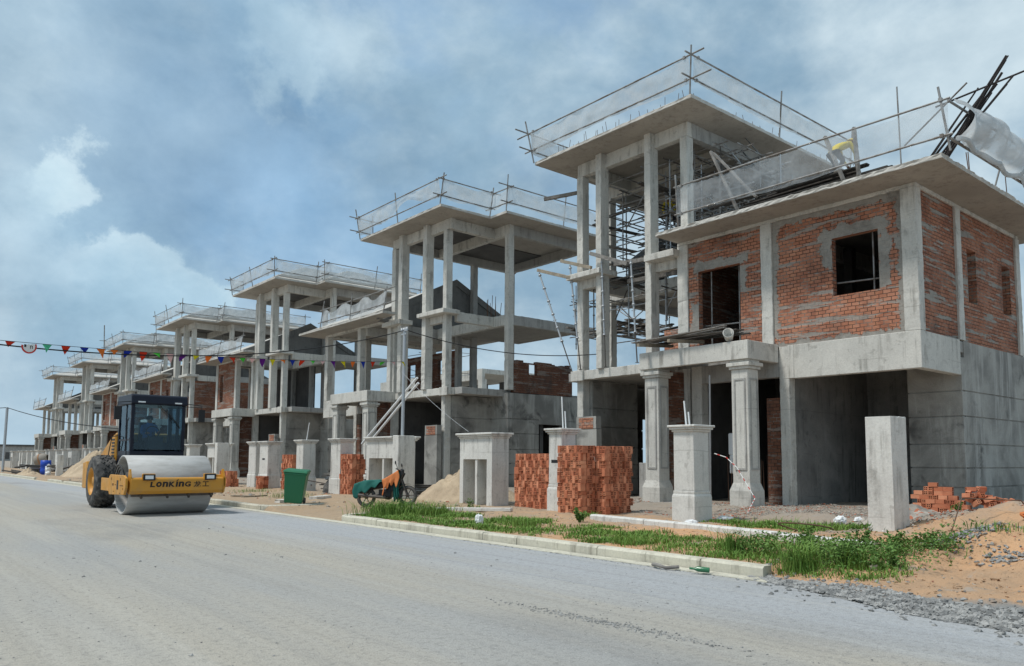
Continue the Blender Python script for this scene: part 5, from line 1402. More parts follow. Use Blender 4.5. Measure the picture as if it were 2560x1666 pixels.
scaffold('tube railing scaffold behind the third villa roof', [30.0, 33.0], [44.0, 46.0, 49.0], 6.0, 9.2, (7.6, 9.0), 11, (), brace=7)
# leaning adjustable props and formwork planks on the tower front
def prop(a, b, label):
    t = thing('shoring_prop', label, 'shoring prop', b, 0, 'adjustable props at the nearest tower'); a, b = Vector(a)-Vector(b), Vector((0, 0, 0))
    d = (a-b); mb = MB(); mb.tube([b, b+d*.30], .022, 8); mb.lathe([(0, .07), (.012, .07)], b, (0, 0, 1), 10); mesh_obj('inner_tube', mb, 'dark_steel', t)
    mb = MB(); mb.tube([b+d*.3, a], .032, 8)
    for k in range(6): p = b+d*(.3+.7*k/5.2); mb.lathe([(-.02, .033), (-.02, .062), (.02, .062), (.02, .033)], p, d, 8)
    mesh_obj('outer_tube', mb, 'galvanised', t)
    mb = MB()
    for k in range(4):
        p = b+d*(.35+.16*k); mb.bar(p-Vector((0, .1, 0)), p+Vector((0, .1, 0)), .014, .014)
    mesh_obj('pin', mb, 'dark_steel', t)
prop((19.3, 21.62, 8.62), (19.55, 20.08, 4.72), 'long prop leaning out left under a plank at the tower corner')
prop((19.38, 20.02, 8.62), (19.5, 19.6, 4.75), 'prop leaning beside the left tower column')
prop((19.4, 18.45, 8.5), (19.45, 18.33, 4.73), 'upright prop against the second tower column')
prop((19.35, 17.06, 8.2), (19.45, 16.9, 4.75), 'single prop standing in the open tower bay')
def plank(a, b, w, h, m, label, name='plank', cat='plank', group=None):
    a, b = Vector(a), Vector(b); c = (a+b)/2; mb = MB(); mb.bar(a-c, b-c, w, h); o = mesh_obj(name, mb, m, None, tuple(c), .006); return tag(o, label, cat, group)
plank((19.3, 21.7, 8.74), (19.32, 19.9, 8.12), .1, .12, 'timber', 'timber beam end carried by the outermost leaning prop', 'timber_beam', 'beam')
plank((19.35, 20.45, 8.86), (19.4, 18.95, 8.33), .1, .12, 'timber', 'timber beam crossing the left tower column', 'timber_beam', 'beam')
plank((19.25, 18.85, 8.8), (19.35, 17.2, 8.12), .12, .13, 'timber_grey', 'grey timber beam crossing the second tower column', 'timber_beam', 'beam')
plank((20.0, 18.4, 8.45), (20.3, 15.2, 8.3), .1, .14, 'timber_grey', 'long grey formwork beam across the tower opening', 'timber_beam', 'beam')
plank((20.6, 18.3, 7.9), (20.8, 15.1, 7.85), .1, .14, 'timber_grey', 'lower grey formwork beam across the tower opening', 'timber_beam', 'beam')
plank((19.25, 21.3, 11.4), (20.2, 20.1, 11.6), .12, .12, 'timber_grey', 'timber beam poking out left of the high tower columns', 'timber_beam', 'beam')
for k, (a, b) in enumerate((((18.9, 13.48, 10.75), (18.7, 12.46, 8.65)), ((18.95, 13.42, 10.7), (18.8, 11.9, 8.9)))): plank(a, b, .09, .06, 'timber_grey', ['steep timber brace crossing the wing net', 'flatter timber brace crossing the wing net'][k], 'timber_brace', 'brace')
plank((19.05, 9.98, 10.1), (18.72, 9.35, 8.66), .09, .07, 'timber_grey', 'leaning timber post left of the bending worker', 'timber_post', 'post')
plank((18.85, 9.1, 10.0), (18.72, 8.95, 8.66), .09, .07, 'timber_grey', 'timber post right of the bending worker', 'timber_post', 'post')
mb = MB(); mb.tube([(19.4, 8.2, 8.6), (19.45, 8.26, 10.95)], .02, 6); tag(mesh_obj('thin_rod', mb, 'scaffold_steel'), 'thin upright steel rod on the brick wing roof', 'rod')
mb = MB(); mb.tube([(18.9, 7.9, 9.15), (18.7, 6.4, 10.1)], .02, 6); tag(mesh_obj('thin_rod', mb, 'scaffold_steel'), 'thin slanting rod behind the wing net corner', 'rod')
# dark formwork sheets along the roof edge, rebar lying and standing
mb = MB(); rnd = random.Random(4)
for k in range(14):
    x = 18.9+rnd.uniform(0, .7); y0 = rnd.uniform(7.9, 11); mb.bar((x, y0, 8.68+.03*k), (x+rnd.uniform(-.1, .1), min(14.6, y0+rnd.uniform(2.5, 4.5)), 8.68+.028*k), .16, .03)
tag(mesh_obj('formwork_stack', mb, 'timber_dark'), 'low stack of dark formwork boards along the wing roof edge', 'boards')
t = thing('rebar_bundle', 'dark reinforcing bars leaning out over the right roof corner', 'rebar', (19.3, 7.4, 8.6))
for k in range(13):
    top = [(.15, -1.5, 2.2), (.2, -1.75, 1.9), (.05, -1.3, 1.65)][k % 3]; o = Vector((rnd.uniform(-.2, .2), rnd.uniform(-.3, .3), 0)); f = rnd.uniform(.8, 1.0)
    mb = MB(); mb.tube([o, o*1.0+Vector(top)*f+Vector((rnd.uniform(-.06, .06), rnd.uniform(-.05, .05), 0))], rnd.choice((.016, .022, .028)), 6); mesh_obj('rebar', mb, 'rebar', t)
mb = MB(); mb.tube([(-.3, -.2, 1.3), (.2, -2.6, 1.75)], .022, 6); mesh_obj('rebar', mb, 'rebar', t)
# starter bars on the slabs
def starters(label, pts, seed, h=.45, r=.008):
    rnd = random.Random(seed); t = thing('starter_bars', label, 'rebar', pts[0], 0, 'starter bars on the slabs'); O = Vector(pts[0])
    for p in pts:
        p = Vector(p)-O; mb = MB(); mb.tube([p, p+Vector((rnd.uniform(-.1, .1), rnd.uniform(-.1, .1), h*rnd.uniform(.6, 1.3)))], r, 5); mesh_obj('rebar', mb, 'rust_rebar', t)
starters('thin starter bars along the front edge of the highest roof slab', [(18.9+.1*(i % 2), 14.2+6.4*(i/26), 12.55) for i in range(26)], 2)
starters('thin starter bars along the right edge of the highest roof slab', [(19+8.5*(i/16), 14.1, 12.55) for i in range(16)], 3, .3)
starters('dark starter bars on the second villa floor beam', [(22.2+.12*i, 28.5+.2*(i % 2), 8.2) for i in range(7)], 4, 1.0, .014)
starters('two bars on the right roof edge of the brick wing', [(20.3, 7.0, 8.58), (20.36, 7.0, 8.58), (22.9, 7.0, 8.58)], 5, .45, .012)
# porch roof of the nearest villa: boards and a bucket
t = thing('board_stack', 'loose stack of dark boards on the porch roof', 'boards', (18.6, 13.8, 4.95))
for k in range(11):
    x = -.7+.13*k; mb = MB(); mb.bar((x, 1.95-rnd.uniform(0, .5), .16+rnd.uniform(-.03, .1)), (x+rnd.uniform(-.2, .2), -1.5+rnd.uniform(0, .5), .22+rnd.uniform(-.03, .12)), .14, .03); mesh_obj('board', mb, rnd.choice(('timber_dark', 'timber_grey')), t)
for y in (1.5, .35): mb = MB(); mb.bar((-.95, y, .03), (.5, y-.15, .12), .1, .09); mesh_obj('bearer', mb, 'timber', t)
mb = MB(); mb.lathe([(0, .001), (.0, .11), (.30, .15), (.31, .14), (.02, .10), (.03, .001)], (18.3, 12.55, 4.93), (-.75, -.45, .35), 20); tag(mesh_obj('bucket', mb, 'pillar_concrete'), 'dirty white bucket lying on the porch roof boards', 'bucket')
mb = MB(); mb.tube([(19.2, 13.9, 0.4), (18.7, 13.5, 4.0)], .03, 8); tag(mesh_obj('leaning_pole', mb, 'galvanised'), 'thin grey pole leaning across the dark front doorway', 'pole')
t = thing('mesh_panel', 'rebar mesh standing in the dark front doorway', 'rebar mesh', (19.7, 12.2, .35))
for i in range(14): mb = MB(); mb.tube([(.02*(i % 2), i*.11, 0), (.04, i*.11+.03*(i % 3), 1.25+.1*math.sin(i*2))], .008, 5); mesh_obj('rebar', mb, 'rust_rebar', t)
mb = MB(); mb.box(19.75, 19.95, 13.45, 13.65, 1.7, 2.35); mb.box(19.75, 19.95, 13.40, 13.62, 1.15, 1.7); tag(mesh_obj('white_stand', mb, 'white_plastic', None, None, .03), 'small white plastic stand just inside the front doorway', 'stand')
# striped tape and pole by the porch column
def tape(pts, label, r=.012):
    t = thing('warning_tape', label, 'warning tape', pts[0]); n = 0; O = Vector(pts[0]); W_ = MB()
    P = [Vector(p)-O for p in pts]
    for a, b in zip(P[:-1], P[1:]):
        k = max(1, int((b-a).length/.09))
        for i in range(k):
            W_.m = int(n % 3 == 1); W_.tube([a.lerp(b, i/k), a.lerp(b, (i+1)/k)], r, 6, cap=False); n += 1
    mesh_obj('tape', W_, ['tape_white', 'tape_red'], t)
tape([(17.75, 12.7, 1.72), (17.7, 12.3, 1.62), (17.6, 11.9, 1.35), (17.4, 11.25, .58), (16.3, 10.75, .28)], 'crumpled red and white tape hanging from the right porch column')
tape([(13.6, 6.3, .32), (13.45, 5.9, .25), (13.7, 5.6, .33), (14.0, 5.45, .42)], 'short red and white tape at the foot of the plain pillar')
# conduits on pillars
for k, (x, y, z, h, l) in enumerate(((14.0, 10.75, 2.3, .55, 'capped pillar before the porch'), (14.0, 14.72, 2.33, .85, 'slotted pillar between brick stacks'), (14.0, 30.1, 2.3, .7, 'pillar behind the green bin'))):
    mb = MB(); mb.tube([(x, y, z), (x+.02, y+(-.18 if k == 2 else .07), z+h)], .018, 7)
    if k < 2: mb.tube([(x+.05, y-.05, z), (x+.05, y-.02, z+h*.55)], .018, 7)
    tag(mesh_obj('conduit', mb, 'white_plastic'), 'white conduit stub rising from the '+l, 'conduit')

# ---------------------------------------------------------------- poles, cables, bunting
def wire(mb, a, b, sag, r, n=40):
    a, b = Vector(a), Vector(b); mb.tube([a.lerp(b, i/n)-Vector((0, 0, 4*sag*(i/n)*(1-i/n))) for i in range(n+1)], r, 5)
PT = Vector((14.35, 23.2, 6.05))
t = thing('utility_pole', 'slim grey steel pole rising from the meter box behind the motorcycle', 'pole', (14.35, 23.2, 2.2))
mb = MB(); mb.tube([(0, 0, 0), (.02, 0, 3.9)], .058, 10); mesh_obj('pole', mb, 'galvanised', t)
mb = MB(); mb.bar((0, -.22, 3.84), (0, .22, 3.84), .05, .05); mb.bar((0, -.15, 3.72), (0, .15, 3.72), .05, .05)
for y in (-.18, -.06, .06, .18): mb.lathe([(0, .03), (.07, .03), (.07, .015), (.1, .015)], (0, y, 3.86), (0, 0, 1), 8)
mesh_obj('insulator', mb, 'galvanised', t)
def pt(x, y, dep):
    d = Fv+Rv*((x-1280)/FPX)-Uv*((y-Y0PX)/FPX); return CAMP+d*dep
LEFT = pt(-160, 842, 15.5)
mb = MB(); wire(mb, PT, LEFT, .62, .016); tag(mesh_obj('power_cable', mb, 'wire_black'), 'black cable from the slim pole sagging across the road to the left', 'cable')
mb = MB(); wire(mb, PT+Vector((.05, -.1, 0)), (19.6, 18.9, 5.25), .35, .016); tag(mesh_obj('power_cable', mb, 'wire_black'), 'black cable from the slim pole to the nearest villa', 'cable')
mb = MB(); wire(mb, (13.9, 22.6, 2.3+2.2), (13.8, 18.6, 2.35), .1, .005); tag(mesh_obj('stay_wire', mb, 'galvanised'), 'thin pale stay wire from the slim pole to the meter box', 'wire')
# bunting: string points traced as sight lines at their own distances
fl = ['red', None, 'mint', 'red', 'blue', 'orange', 'orange', 'blue', 'red', 'green', 'pink', 'purple', 'yellow', 'orange', 'blue', 'red', 'green', 'pink', 'purple', 'yellow', 'orange', 'blue', 'red', 'green', 'pink', 'purple', 'yellow', 'orange', 'blue', 'red', 'green', 'pink', 'yellow']
bx = [26, 73, 118, 165, 211, 252, 286, 321, 359, 391, 425, 460, 491, 522, 552, 581]
bx += [581+(k+1)*(1008-581)/17 for k in range(17)]
BA, BB = pt(-160, 836, 15.5), Vector((14.3, 23.15, 4.93))
def bpt(x):
    f = (x+160)/(1010+160.0); p0 = None
    # walk the catenary until its projection reaches x
    lo, hi = 0.0, 1.0
    for _ in range(30):
        m = (lo+hi)/2; p = BA.lerp(BB, m)-Vector((0, 0, 4*.16*m*(1-m))); d = p-CAMP
        X = 1280+FPX*d.dot(Rv)/d.dot(Fv)
        if X < x: lo = m
        else: hi = m
    return p
t = thing('bunting', 'string of small coloured pennants across the road to the slim pole', 'bunting', tuple(BB)); rnd = random.Random(12)
mb = MB(); mb.tube([BA.lerp(BB, i/50)-Vector((0, 0, 4*.16*(i/50)*(1-i/50)))-BB for i in range(51)], .006, 5); mesh_obj('string', mb, 'wire_black', t)
for k, (x, c) in enumerate(zip(bx, fl)):
    if not c: continue
    p = bpt(x)-BB; d = (bpt(x+6)-bpt(x-6)).normalized(); w = .105; h = rnd.choice((.24, .18, .2, .13)); sw = rnd.uniform(-.08, .08); tw = Vector((-d.y, d.x, 0))*rnd.uniform(-.10, .10)
    mb = MB(); a, b, q = p-d*w, p+d*w, p+Vector((0, 0, -h))+d*sw+tw
    m1 = (a+q)/2+tw*.4; m2 = (b+q)/2-tw*.2
    mb.add([a, b, m2, m1, q], [(0, 3, 2, 1), (3, 4, 2)]); o = mesh_obj('pennant', mb, 'flag_'+c, t); so = o.modifiers.new('thick', 'SOLIDIFY'); so.thickness = .002
# torn round sign
c = bpt(73); d = (bpt(80)-bpt(66)).normalized()
t = thing('round_sign', 'torn round prohibition sign with a red ring hanging on the cable', 'sign', tuple(c-Vector((0, 0, .08)))); fw = Vector((-d.y, d.x, 0)).normalized()
if (Vector(c)-CAMP).dot(fw) > 0: fw = -fw
def ringpt(a, r, o=.0): return d*(r*math.cos(a))+Vector((0, 0, r*math.sin(a)))+fw*o
A0 = [rad(-190+215*i/26) for i in range(27)]
mb = MB(); mb.add([ringpt(a, r, o) for o in (0, .012) for r in (.125, .158) for a in A0], []); n = 27; mb.f = []; mb.mi = []; mb.sm = []
for i in range(n-1):
    for q in ((2*n+i, 2*n+i+1, 3*n+i+1, 3*n+i), (i, n+i, n+i+1, i+1), (n+i, 3*n+i, 3*n+i+1, n+i+1)): mb.f.append(q); mb.mi.append(0); mb.sm.append(False)
mesh_obj('red_ring', mb, 'tape_red', t)
mb = MB(); pts = [ringpt(a, .126) for a in A0]+[ringpt(rad(40), .09), ringpt(rad(75), .04), ringpt(rad(100), .06), ringpt(rad(130), .05)]
mb.extr(pts, fw*.009); mesh_obj('white_face', mb, 'tape_white', t)
mb = MB()
for x0, x1, z0, z1 in ((.02, .032, -.05, .02), (.06, .072, -.05, .02), (.02, .072, .008, .02), (-.10, -.06, -.02, .04)): mb.extr([d*x0+Vector((0, 0, z0)), d*x1+Vector((0, 0, z0)), d*x1+Vector((0, 0, z1)), d*x0+Vector((0, 0, z1))], fw*.013)
mesh_obj('black_symbol', mb, 'letter_black', t)
# pole at the far left
t = thing('utility_pole', 'grey pole with cables at the far left edge', 'pole', (10.14, 88, .1))
mb = MB(); mb.tube([(0, 0, 0), (.1, .3, 6.2)], .12, 10); mesh_obj('pole', mb, 'galvanised', t)
mb = MB(); wire(mb, (10.24, 88.3, 6.3), (13.8, 60.5, 3.6), .3, .035); tag(mesh_obj('power_cable', mb, 'wire_black'), 'dark cable running down from the far left pole to the villas', 'cable')
mb = MB(); wire(mb, (10.24, 88.3, 6.3), (-2, 92, 6.0), .3, .035); tag(mesh_obj('power_cable', mb, 'wire_black'), 'dark cable leaving the far left pole out of the picture', 'cable')
# pipes leaning on the meter box
for k, (a, b) in enumerate(((px(905, 1110, 0, 15.4), px(1043, 945, 0, 15.2)), (px(918, 1114, 0, 15.3), px(1046, 958, 0, 15.1)))):
    mb = MB(); mb.tube([Vector(a), Vector(b)], .045, 10); tag(mesh_obj('leaning_pipe', mb, 'white_plastic'), ['upper', 'lower'][k]+' pale pipe leaning behind the slim steel pole', 'pipe')

# ---------------------------------------------------------------- site clutter
t = thing('scrap_pile', 'tangled pile of steel scrap and sticks behind the green bin', 'scrap pile', (15.2, 28.6, gh(15.2, 28.6)))
for k in range(44):
    a = rnd.uniform(0, 3.14); L = rnd.uniform(.6, 2.0); c = Vector((rnd.gauss(0, .45), rnd.gauss(0, .55), .05+.9*rnd.random()**1.5)); v = Vector((math.cos(a), math.sin(a), rnd.uniform(-.15, .15)))*L/2
    mb = MB(); mb.bar(c-v, c+v, .05, .04); mesh_obj('stick', mb, rnd.choice(('galvanised', 'timber_dark', 'timber_grey', 'dark_steel')), t)
t = thing('pipe_pile', 'pile of dark steel pipes lying behind the sand heap', 'pipe pile', (16.2, 23.3, gh(16.2, 23.3)))
for k in range(26):
    z = .04+.06*(k//5); y = -.6+.24*(k % 5)+rnd.uniform(-.05, .05); mb = MB(); mb.tube([(rnd.uniform(-1.6, -1.2), y+.6, z), (rnd.uniform(1.0, 1.8), y-.6, z+rnd.uniform(-.03, .1))], .03, 7); mesh_obj('pipe', mb, rnd.choice(('dark_steel', 'scaffold_steel', 'timber_dark')), t)
mb = MB(); mb.lathe([(0, .42), (.25, .38), (.5, .22), (.6, .02)], (14.4, 28.4, gh(14.4, 28.4)-.02), (0, 0, 1), 14); tag(mesh_obj('black_tub', mb, 'black_rubber'), 'black rounded tub upside down at the scrap pile', 'tub')
def debris(x, y, L, a, label, m='timber', w=.09, h=.05, up=.03, tip=0.0):
    z = gh(x, y)+up; v = Vector((math.cos(a), math.sin(a), tip))*L/2; return plank(Vector((x, y, z))-v, Vector((x, y, z))+v, w, h, m, label, 'timber_piece', 'timber')
for i, (x, y, L, a, l) in enumerate(((10.9, 27.6, 1.3, .5, 'pale stick on the ground right of the drum, crossing another'), (10.6, 27.9, 1.0, 2.2, 'short pale stick crossing a longer one right of the drum'), (11.0, 28.3, 1.2, 1.2, 'weathered stick behind the crossed sticks right of the drum'), (9.8, 45.0, 3.0, 1.6, 'long board along the kerb left of the roller wheel'), (9.5, 41.8, 2.4, 1.5, 'pale board end on the kerb beside the roller wheel'), (9.3, 50.5, 3.4, 1.75, 'board lying across the far kerb'), (9.9, 55.0, 2.8, 1.4, 'farther board lying by the left kerb'), (10.0, 4.75, .25, .3, 'small wooden block in the weeds by the kerb end'))):
    debris(x, y, L, a, l, 'timber' if i != 2 else 'timber_grey')
for x, y, L, a, l in ((10.4, 23.6, .8, .2, 'grey broken slab chip left of the bin foot'), (12.0, 24.6, 1.0, .6, 'flat concrete chip behind the bin')): debris(x, y, L, a, l, 'pillar_concrete', .3, .1, .04)
def bag(x, y, r, label, m='white_plastic', s=(1, .8, .9), z=0):
    sd = x*3
    def fn(i, j):
        a, b = i*6.2832, (j-.5)*3.1416; q = r*(1+.16*noise.noise(Vector((math.cos(a)*math.cos(b)*3+sd, math.sin(a)*math.cos(b)*3, math.sin(b)*3)))+.32*noise.noise(Vector((math.cos(a)*math.cos(b)*2.2+sd, math.sin(a)*math.cos(b)*2.2, math.sin(b)*2.2))))
        return (x+q*s[0]*math.cos(a)*math.cos(b), y+q*s[1]*math.sin(a)*math.cos(b), gh(x, y)+z+r*s[2]*.75+q*s[2]*math.sin(b))
    mb = MB(); mb.grid(fn, 22, 14, False); return tag(mesh_obj('plastic_bag', mb, m), label, 'bag')
bag(10.1, 13.2, .10, 'small white plastic bag on the grass before the slotted pillar', s=(.9, .8, 1.3))
bag(15.6, 8.1, .11, 'crumpled white bag on the rubble left of the plain pillar', s=(1.3, 1, .9)); bag(16.0, 7.9, .08, 'small white scrap bag beside a larger one on the rubble', s=(1.5, 1, .8))
bag(14.6, 10.2, .13, 'white plastic scrap at the right foot of the capped pillar', s=(1.5, 1.2, .35)); bag(13.4, 10.2, .12, 'white shredded plastic in front of the capped pillar base', s=(1.3, 1.1, .4))
pass; pass
bag(13.1, 3.9, .13, 'orange plastic scrap on the sandy mound at the right', 'cloth_orange', (1.5, 1, .5))
# bottle and wood by the kerb end
mb = MB(); mb.lathe([(0, .035), (.15, .036), (.2, .015), (.26, .014), (.265, .001)], (8.72, 6.35, .06), (-.5, .85, .05), 12); tag(mesh_obj('bottle', mb, 'bottle_green'), 'empty green bottle lying in the gutter near the kerb end', 'bottle')
mb = MB(); mb.tube([(8.7, 7.3, .04), (8.6, 7.15, .06), (8.62, 7.0, .03), (8.72, 6.85, .05)], .025, 7); tag(mesh_obj('bent_stick', mb, 'timber_grey'), 'bent grey stick lying in the gutter', 'stick')
# wire loops on the mound
mb = MB(); mb.tube([(12.9, 4.95, .35), (13.3, 4.9, .95), (14.0, 4.3, .92), (14.1, 4.1, .6)], .011, 6); tag(mesh_obj('rebar_hoop', mb, 'rust_rebar'), 'thin rusty rebar hoop standing in the sandy mound', 'rebar')
mb = MB(); mb.tube([(11.6+.25*math.cos(a), 6.6+.45*math.sin(a), .32+.22*max(0, math.sin(a*.5))) for a in [i*.45 for i in range(12)]], .012, 6); tag(mesh_obj('rebar_hoop', mb, 'rust_rebar'), 'bent rusty rebar loop on the low plot kerb', 'rebar')
# far left: mixer, barrel, post
t = thing('concrete_mixer', 'orange and grey concrete mixer drum at the far left', 'concrete mixer', (13.3, 88, .2))
mb = MB(); mb.lathe([(-1.1, .5), (-.9, .95), (-.1, 1.1), (.7, 1.0), (1.2, .6), (1.22, .5), (.6, .8)], (0, 0, 2.0), (.75, -.6, .28), 24); t.scale = (.55, .55, .55); mesh_obj('drum', mb, 'mixer_grey', t)
mb = MB(); mb.lathe([(-.12, 1.12), (.12, 1.12), (.12, 1.0), (-.12, 1.0), (-.12, 1.12)], (0, 0, 2.0), (.75, -.6, .28), 24)
for a, b in (((-1.2, .6, 0), (-.2, .2, 1.5)), ((1.2, -.8, 0), (.2, -.2, 1.5)), ((-.7, -1, 0), (0, -.3, 1.4)), ((.9, .7, 0), (.2, .3, 1.4))): mb.bar(a, b, .16, .16)
mesh_obj('frame', mb, 'mixer_orange', t)
mb = MB(); mb.lathe([(0, .001), (0, .36), (.35, .40), (.4, .37), (.7, .37), (.75, .40), (1.15, .37), (1.15, .001)], (11.2, 72.0, .15), (0, 0, 1), 20); tag(mesh_obj('barrel', mb, 'barrel_blue'), 'blue plastic barrel by the far kerb', 'barrel')
bag(11.0, 69.6, .3, 'white sack leaning against the blue barrel', s=(.7, .6, 1.5)); bag(10.9, 69.0, .2, 'small white bundle at the foot of the grey post', s=(1, 1, .9))
mb = MB(); mb.box(11.0, 11.45, 66.2, 66.6, 0, 1.75); tag(mesh_obj('concrete_post', mb, 'pillar_concrete', None, None, .02), 'short plain grey post right of the blue barrel', 'post')
t = thing('debris_heap', 'dark heap of boards and sacks below the concrete mixer', 'debris heap', (11.3, 78, .1))
for k in range(30):
    a = rnd.uniform(0, 3.14); c = Vector((rnd.gauss(0, .7), rnd.gauss(0, 3.0), .1+.7*rnd.random()**2)); v = Vector((math.cos(a), math.sin(a), rnd.uniform(-.2, .2)))*rnd.uniform(.5, 1.4)
    mb = MB(); mb.bar(c-v, c+v, .3, .12); mesh_obj('board', mb, rnd.choice(('timber_dark', 'timber_grey', 'dark_steel')), t)
# house beyond, seen through the second villa
t = thing('villa_shell', 'back row concrete frame with flat beam seen through the second villa', 'house', (40, 44, 0))
def bb(name, m, *a): mb = MB(); mb.box(*a); return mesh_obj(name, mb, m, t)
pa, pb = px(1205, 990, 0, 40).y, px(1030, 990, 0, 40).y
zt = px(1203, 922, 0, 40).z; zb_ = px(1203, 980, 0, 40).z-3
bb('roof_beam', 'concrete', 0, .3, pa-44, pb-44+6, zt-.9, zt); bb('roof_slab', 'concrete', .3, 7, pa-44, pb-44+6, zt-.4, zt-.002)
bb('column', 'concrete', 0, .5, pa-44, pa-44+.6, 0, zt-.9); bb('column', 'concrete', 0, .5, pb-44, pb-44+.6, 0, zt-.9)
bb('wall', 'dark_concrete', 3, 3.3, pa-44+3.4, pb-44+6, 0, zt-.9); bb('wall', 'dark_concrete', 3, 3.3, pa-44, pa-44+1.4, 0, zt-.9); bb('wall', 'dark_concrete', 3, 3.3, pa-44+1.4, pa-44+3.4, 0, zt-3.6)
bb('floor_slab', 'concrete_grey', .3, 7, pa-44, pb-44+6, 4.0, 4.3)
# far background on the left: long wall, trees, pale heaps
t = thing('long_building', 'long low grey building on the horizon at the left edge', 'building', (34, 330, 0))
mb = MB(); mb.box(-20, 32, 0, 10, 0, 5.6); w_ = mesh_obj('wall', mb, 'concrete_grey', t); mb = MB(); mb.box(-20.5, 32.5, -.5, 10.5, 5.6, 6.2); mesh_obj('roof', mb, 'dark_concrete', t)
for k in range(9): mb = MB(); mb.box(-17+k*5.2, -15+k*5.2, -.06, .1, 1, 3.4); mesh_obj('window', mb, 'dark_concrete', w_)
heap('sand_pile', 'pale bright heap on the horizon behind the long grey building', (24, 352, 0), 14, 8, 9.5, 'white_mark', 8)

# ---------------------------------------------------------------- vegetation
def leafcloud(mb, c, r, n, s, rnd, flat=1.0):
    for i in range(n):
        v = Vector((rnd.gauss(0, 1), rnd.gauss(0, 1), rnd.gauss(0, 1)))
        v = v.normalized()*(rnd.random()**.4); p = Vector((c[0]+v.x*r[0], c[1]+v.y*r[1], c[2]+v.z*r[2]))
        a = Vector((rnd.gauss(0, 1), rnd.gauss(0, 1), rnd.gauss(0, .6))).normalized(); b = a.cross(Vector((rnd.gauss(0, 1), rnd.gauss(0, 1), rnd.gauss(0, 1)))).normalized()
        L = s*rnd.uniform(.6, 1.3); mb.add([p-a*L, p+b*L*.5, p+a*L, p-b*L*.5], [(0, 1, 2, 3)])
rnd = random.Random(31)
for k in range(9):
    x, y = 56+k*4.2, 300+rnd.uniform(-14, 14); h = rnd.uniform(7, 11)
    t = thing('tree', ['round', 'broad', 'tall', 'low', 'dense', 'loose', 'dark', 'leaning', 'pale'][k]+' green tree on the horizon right of the long building, number %s from the left' % ['one', 'two', 'three', 'four', 'five', 'six', 'seven', 'eight', 'nine'][k], 'tree', (x, y, 0), 0, 'trees on the far left horizon')
    mb = MB(); mb.tube([(0, 0, 0), (.2, .1, h*.6)], .3, 7, .12); mesh_obj('trunk', mb, 'timber_dark', t)
    mb = MB()
    for q in range(7): leafcloud(mb, (rnd.gauss(0, 1.6), rnd.gauss(0, 1.6), h*.62+rnd.gauss(0, 1.1)), (2.2, 2.2, 1.8), 240, .42, rnd)
    mesh_obj('crown', mb, 'tree_leaf', t)
def blade(mb, x, y, z, h, w, rnd, lean=.5):
    a = rnd.uniform(0, 6.28); d = Vector((math.cos(a), math.sin(a), 0)); s = Vector((-d.y, d.x, 0))*w; l = h*lean*rnd.uniform(.2, 1.4); p = Vector((x, y, z-.01))
    q = p+d*l*.3+Vector((0, 0, h*.6)); e = p+d*l+Vector((0, 0, h*rnd.uniform(.75, 1.0)))
    mb.add([p-s, p+s, q+s*.8, q-s*.8, e], [(0, 1, 2, 3), (3, 2, 4)])
def gmask(x, y):
    e = xedge(y)
    n = nz(x, y, .8, 7)*.5+nz(x, y, 2.1, 8)*.4
    if 17.3 < y < 22.2: return 0
    if y < 17.3:
        band = sst(e+.15, e+.35, x)*sst(12.6, 11.0, x)
        if y < 5.8: band *= sst(3.6, 4.7, y)*sst(11.2, 9.9, x)
        m = band*1.05+n*1.35-.62
        p2 = math.exp(-((x-14.0)/1.0)**2-((y-9.0)/1.4)**2)*1.2+math.exp(-((x-14.6)/.9)**2-((y-7.6)/.9)**2)*1.2+math.exp(-((x-13.3)/.6)**2-((y-12.8)/1.2)**2)*.8
        m = max(m, p2+n-.6)
        sand_ = math.exp(-((x-12.6)/.7)**2-((y-10.8)/1.3)**2)+math.exp(-((x-11.9)/.5)**2-((y-7.4)/.9)**2)
        return m-sand_*1.2
    return (n-.42)*sst(9.6, 10.5, x)*sst(60, 30, y)*.9
mb = MB(); cnt = 0
for i in range(230000):
    y = rnd.uniform(3.2, 17.4) if rnd.random() < .9 else rnd.uniform(22, 45); x = rnd.uniform(9.1, 15.8)
    m = gmask(x, y)
    if m < rnd.random()*.5: continue
    h = (.035+.075*rnd.random()**1.5)*(1+.8*nz(x, y, 1.3, 2)); dist = math.hypot(x, y)
    if rnd.random() < .45: continue
    blade(mb, x, y, gh(x, y), h, .004+.0003*dist, rnd, .8); cnt += 1
    if cnt > 52000: break
tag(mesh_obj('grass', mb, 'grass'), 'short green grass and weeds on the verge behind the kerb', 'grass', None, 'stuff')
def tuft(x, y, n, h, sp, label, lean=.7, name='grass_tuft'):
    mb = MB(); z = gh(x, y)
    for i in range(n): blade(mb, x+rnd.gauss(0, sp), y+rnd.gauss(0, sp), gh(x, y), h*rnd.uniform(.5, 1.2), .006, rnd, lean)
    if sp > .15: return tag(mesh_obj('grass_patch', mb, 'grass'), label, 'grass', None, 'stuff')
    return tag(mesh_obj(name, mb, 'grass'), label, 'grass tuft')
tuft(9.4, 5.45, 260, .42, .12, 'tall grass tuft at the broken end of the kerb', .8)
tuft(10.2, 7.0, 160, .38, .10, 'spiky grass tuft in the verge opposite the plot kerb', .7)
tuft(10.2, 17.0, 900, .42, .38, 'tall grass clump at the rear wheel of the motorcycle', .9)
tuft(10.9, 16.3, 600, .36, .33, 'tall grass clump in front of the motorcycle', .9)
tuft(10.6, 12.3, 240, .26, .2, 'thick grass patch on the verge by the brick stack', .8)
tuft(11.7, 26.2, 240, .22, .35, 'low grass patch just right of the bin', .8)
tuft(12.2, 31.0, 200, .18, .45, 'thin grass patch on the soil between drum and bin', .8)
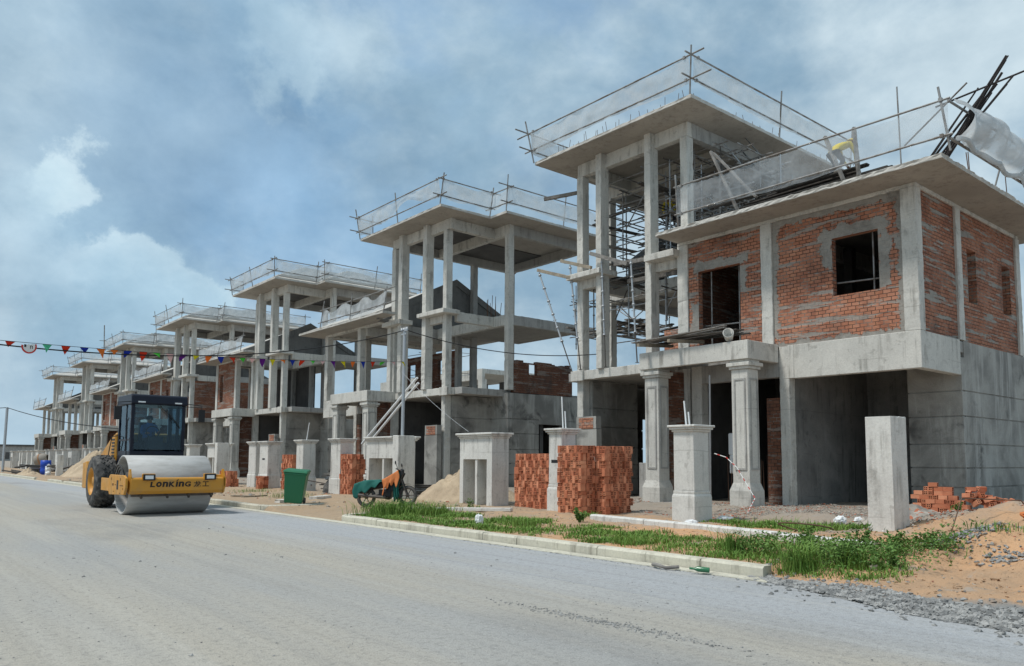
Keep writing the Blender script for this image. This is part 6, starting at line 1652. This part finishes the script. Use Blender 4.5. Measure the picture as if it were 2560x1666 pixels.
tuft(10.0, 5.0, 200, .3, .16, 'leaning grass clump between the kerb end and the low weeds', .9)
tuft(9.8, 8.6, 160, .24, .2, 'grass clump spilling over the kerb opposite the capped pillar', .9)
tuft(11.6, 4.7, 160, .14, .3, 'low grass growing round the grey stone heap', .9)
tuft(12.0, 3.9, 90, .14, .2, 'sparse grass on the bank beside the grey stone heap', .9)
tuft(14.3, 8.6, 220, .2, .35, 'grass patch behind the plot kerb left of the plain pillar', .9)
def weed(x, y, h, n, label, s=.03):
    t = thing('weed', label, 'weed', (x, y, gh(x, y)-.02)); st, lf = MB(), MB()
    for k in range(n):
        a = rnd.uniform(0, 6.28); r = rnd.uniform(.1, .5)*h; e = Vector((math.cos(a)*r, math.sin(a)*r, h*rnd.uniform(.6, 1.1))); st.tube([(0, 0, 0), e*.5+Vector((0, 0, .1*h)), e], .005, 4, .003)
        for q in range(10):
            f = rnd.uniform(.25, 1); p = e*f; leafcloud(lf, p, (.05, .05, .04), 2, s, rnd)
    mesh_obj('stem', st, 'weed', t); mesh_obj('leaves', lf, 'weed', t)
weed(11.9, 12.0, .36, 9, 'bushy broad leaved weed in the verge left of the capped pillar', .045)
pass
pass
weed(10.9, 4.85, .34, 10, 'leafy weed in the thick growth past the kerb end', .03)
weed(10.2, 4.6, .3, 10, 'low dense weed past the kerb end nearest the road', .03)
weed(11.2, 5.5, .4, 8, 'upright weed below the plain pillar', .03)
weed(11.0, 6.2, .42, 12, 'bushy weed on the verge in front of the plot kerb', .03)
weed(9.9, 5.1, .38, 14, 'dense weed just behind the tall grass tuft', .03)
pass; pass
weed(17.3, 6.5, .35, 10, 'small weed growing against the tumbled brick pile', .035); pass
weed(12.6, 16.9, .3, 5, 'dry weed on the concrete plank', .03)
mb = MB()
for i in range(2600):
    cx, cy, r = rnd.choice(((10.3, 4.8, .55), (10.9, 5.2, .5), (10.0, 5.4, .4), (10.9, 6.0, .4), (11.4, 4.6, .35), (10.4, 6.6, .35)))
    x, y = rnd.gauss(cx, r*.6), rnd.gauss(cy, r*.6)
    if x < xedge(y)+.2: continue
    leafcloud(mb, (x, y, gh(x, y)+.05+.22*rnd.random()), (.05, .05, .05), 3, .024, rnd)
tag(mesh_obj('ground_cover', mb, 'weed'), 'dense low leafy ground cover past the end of the kerb', 'ground cover', None, 'stuff')
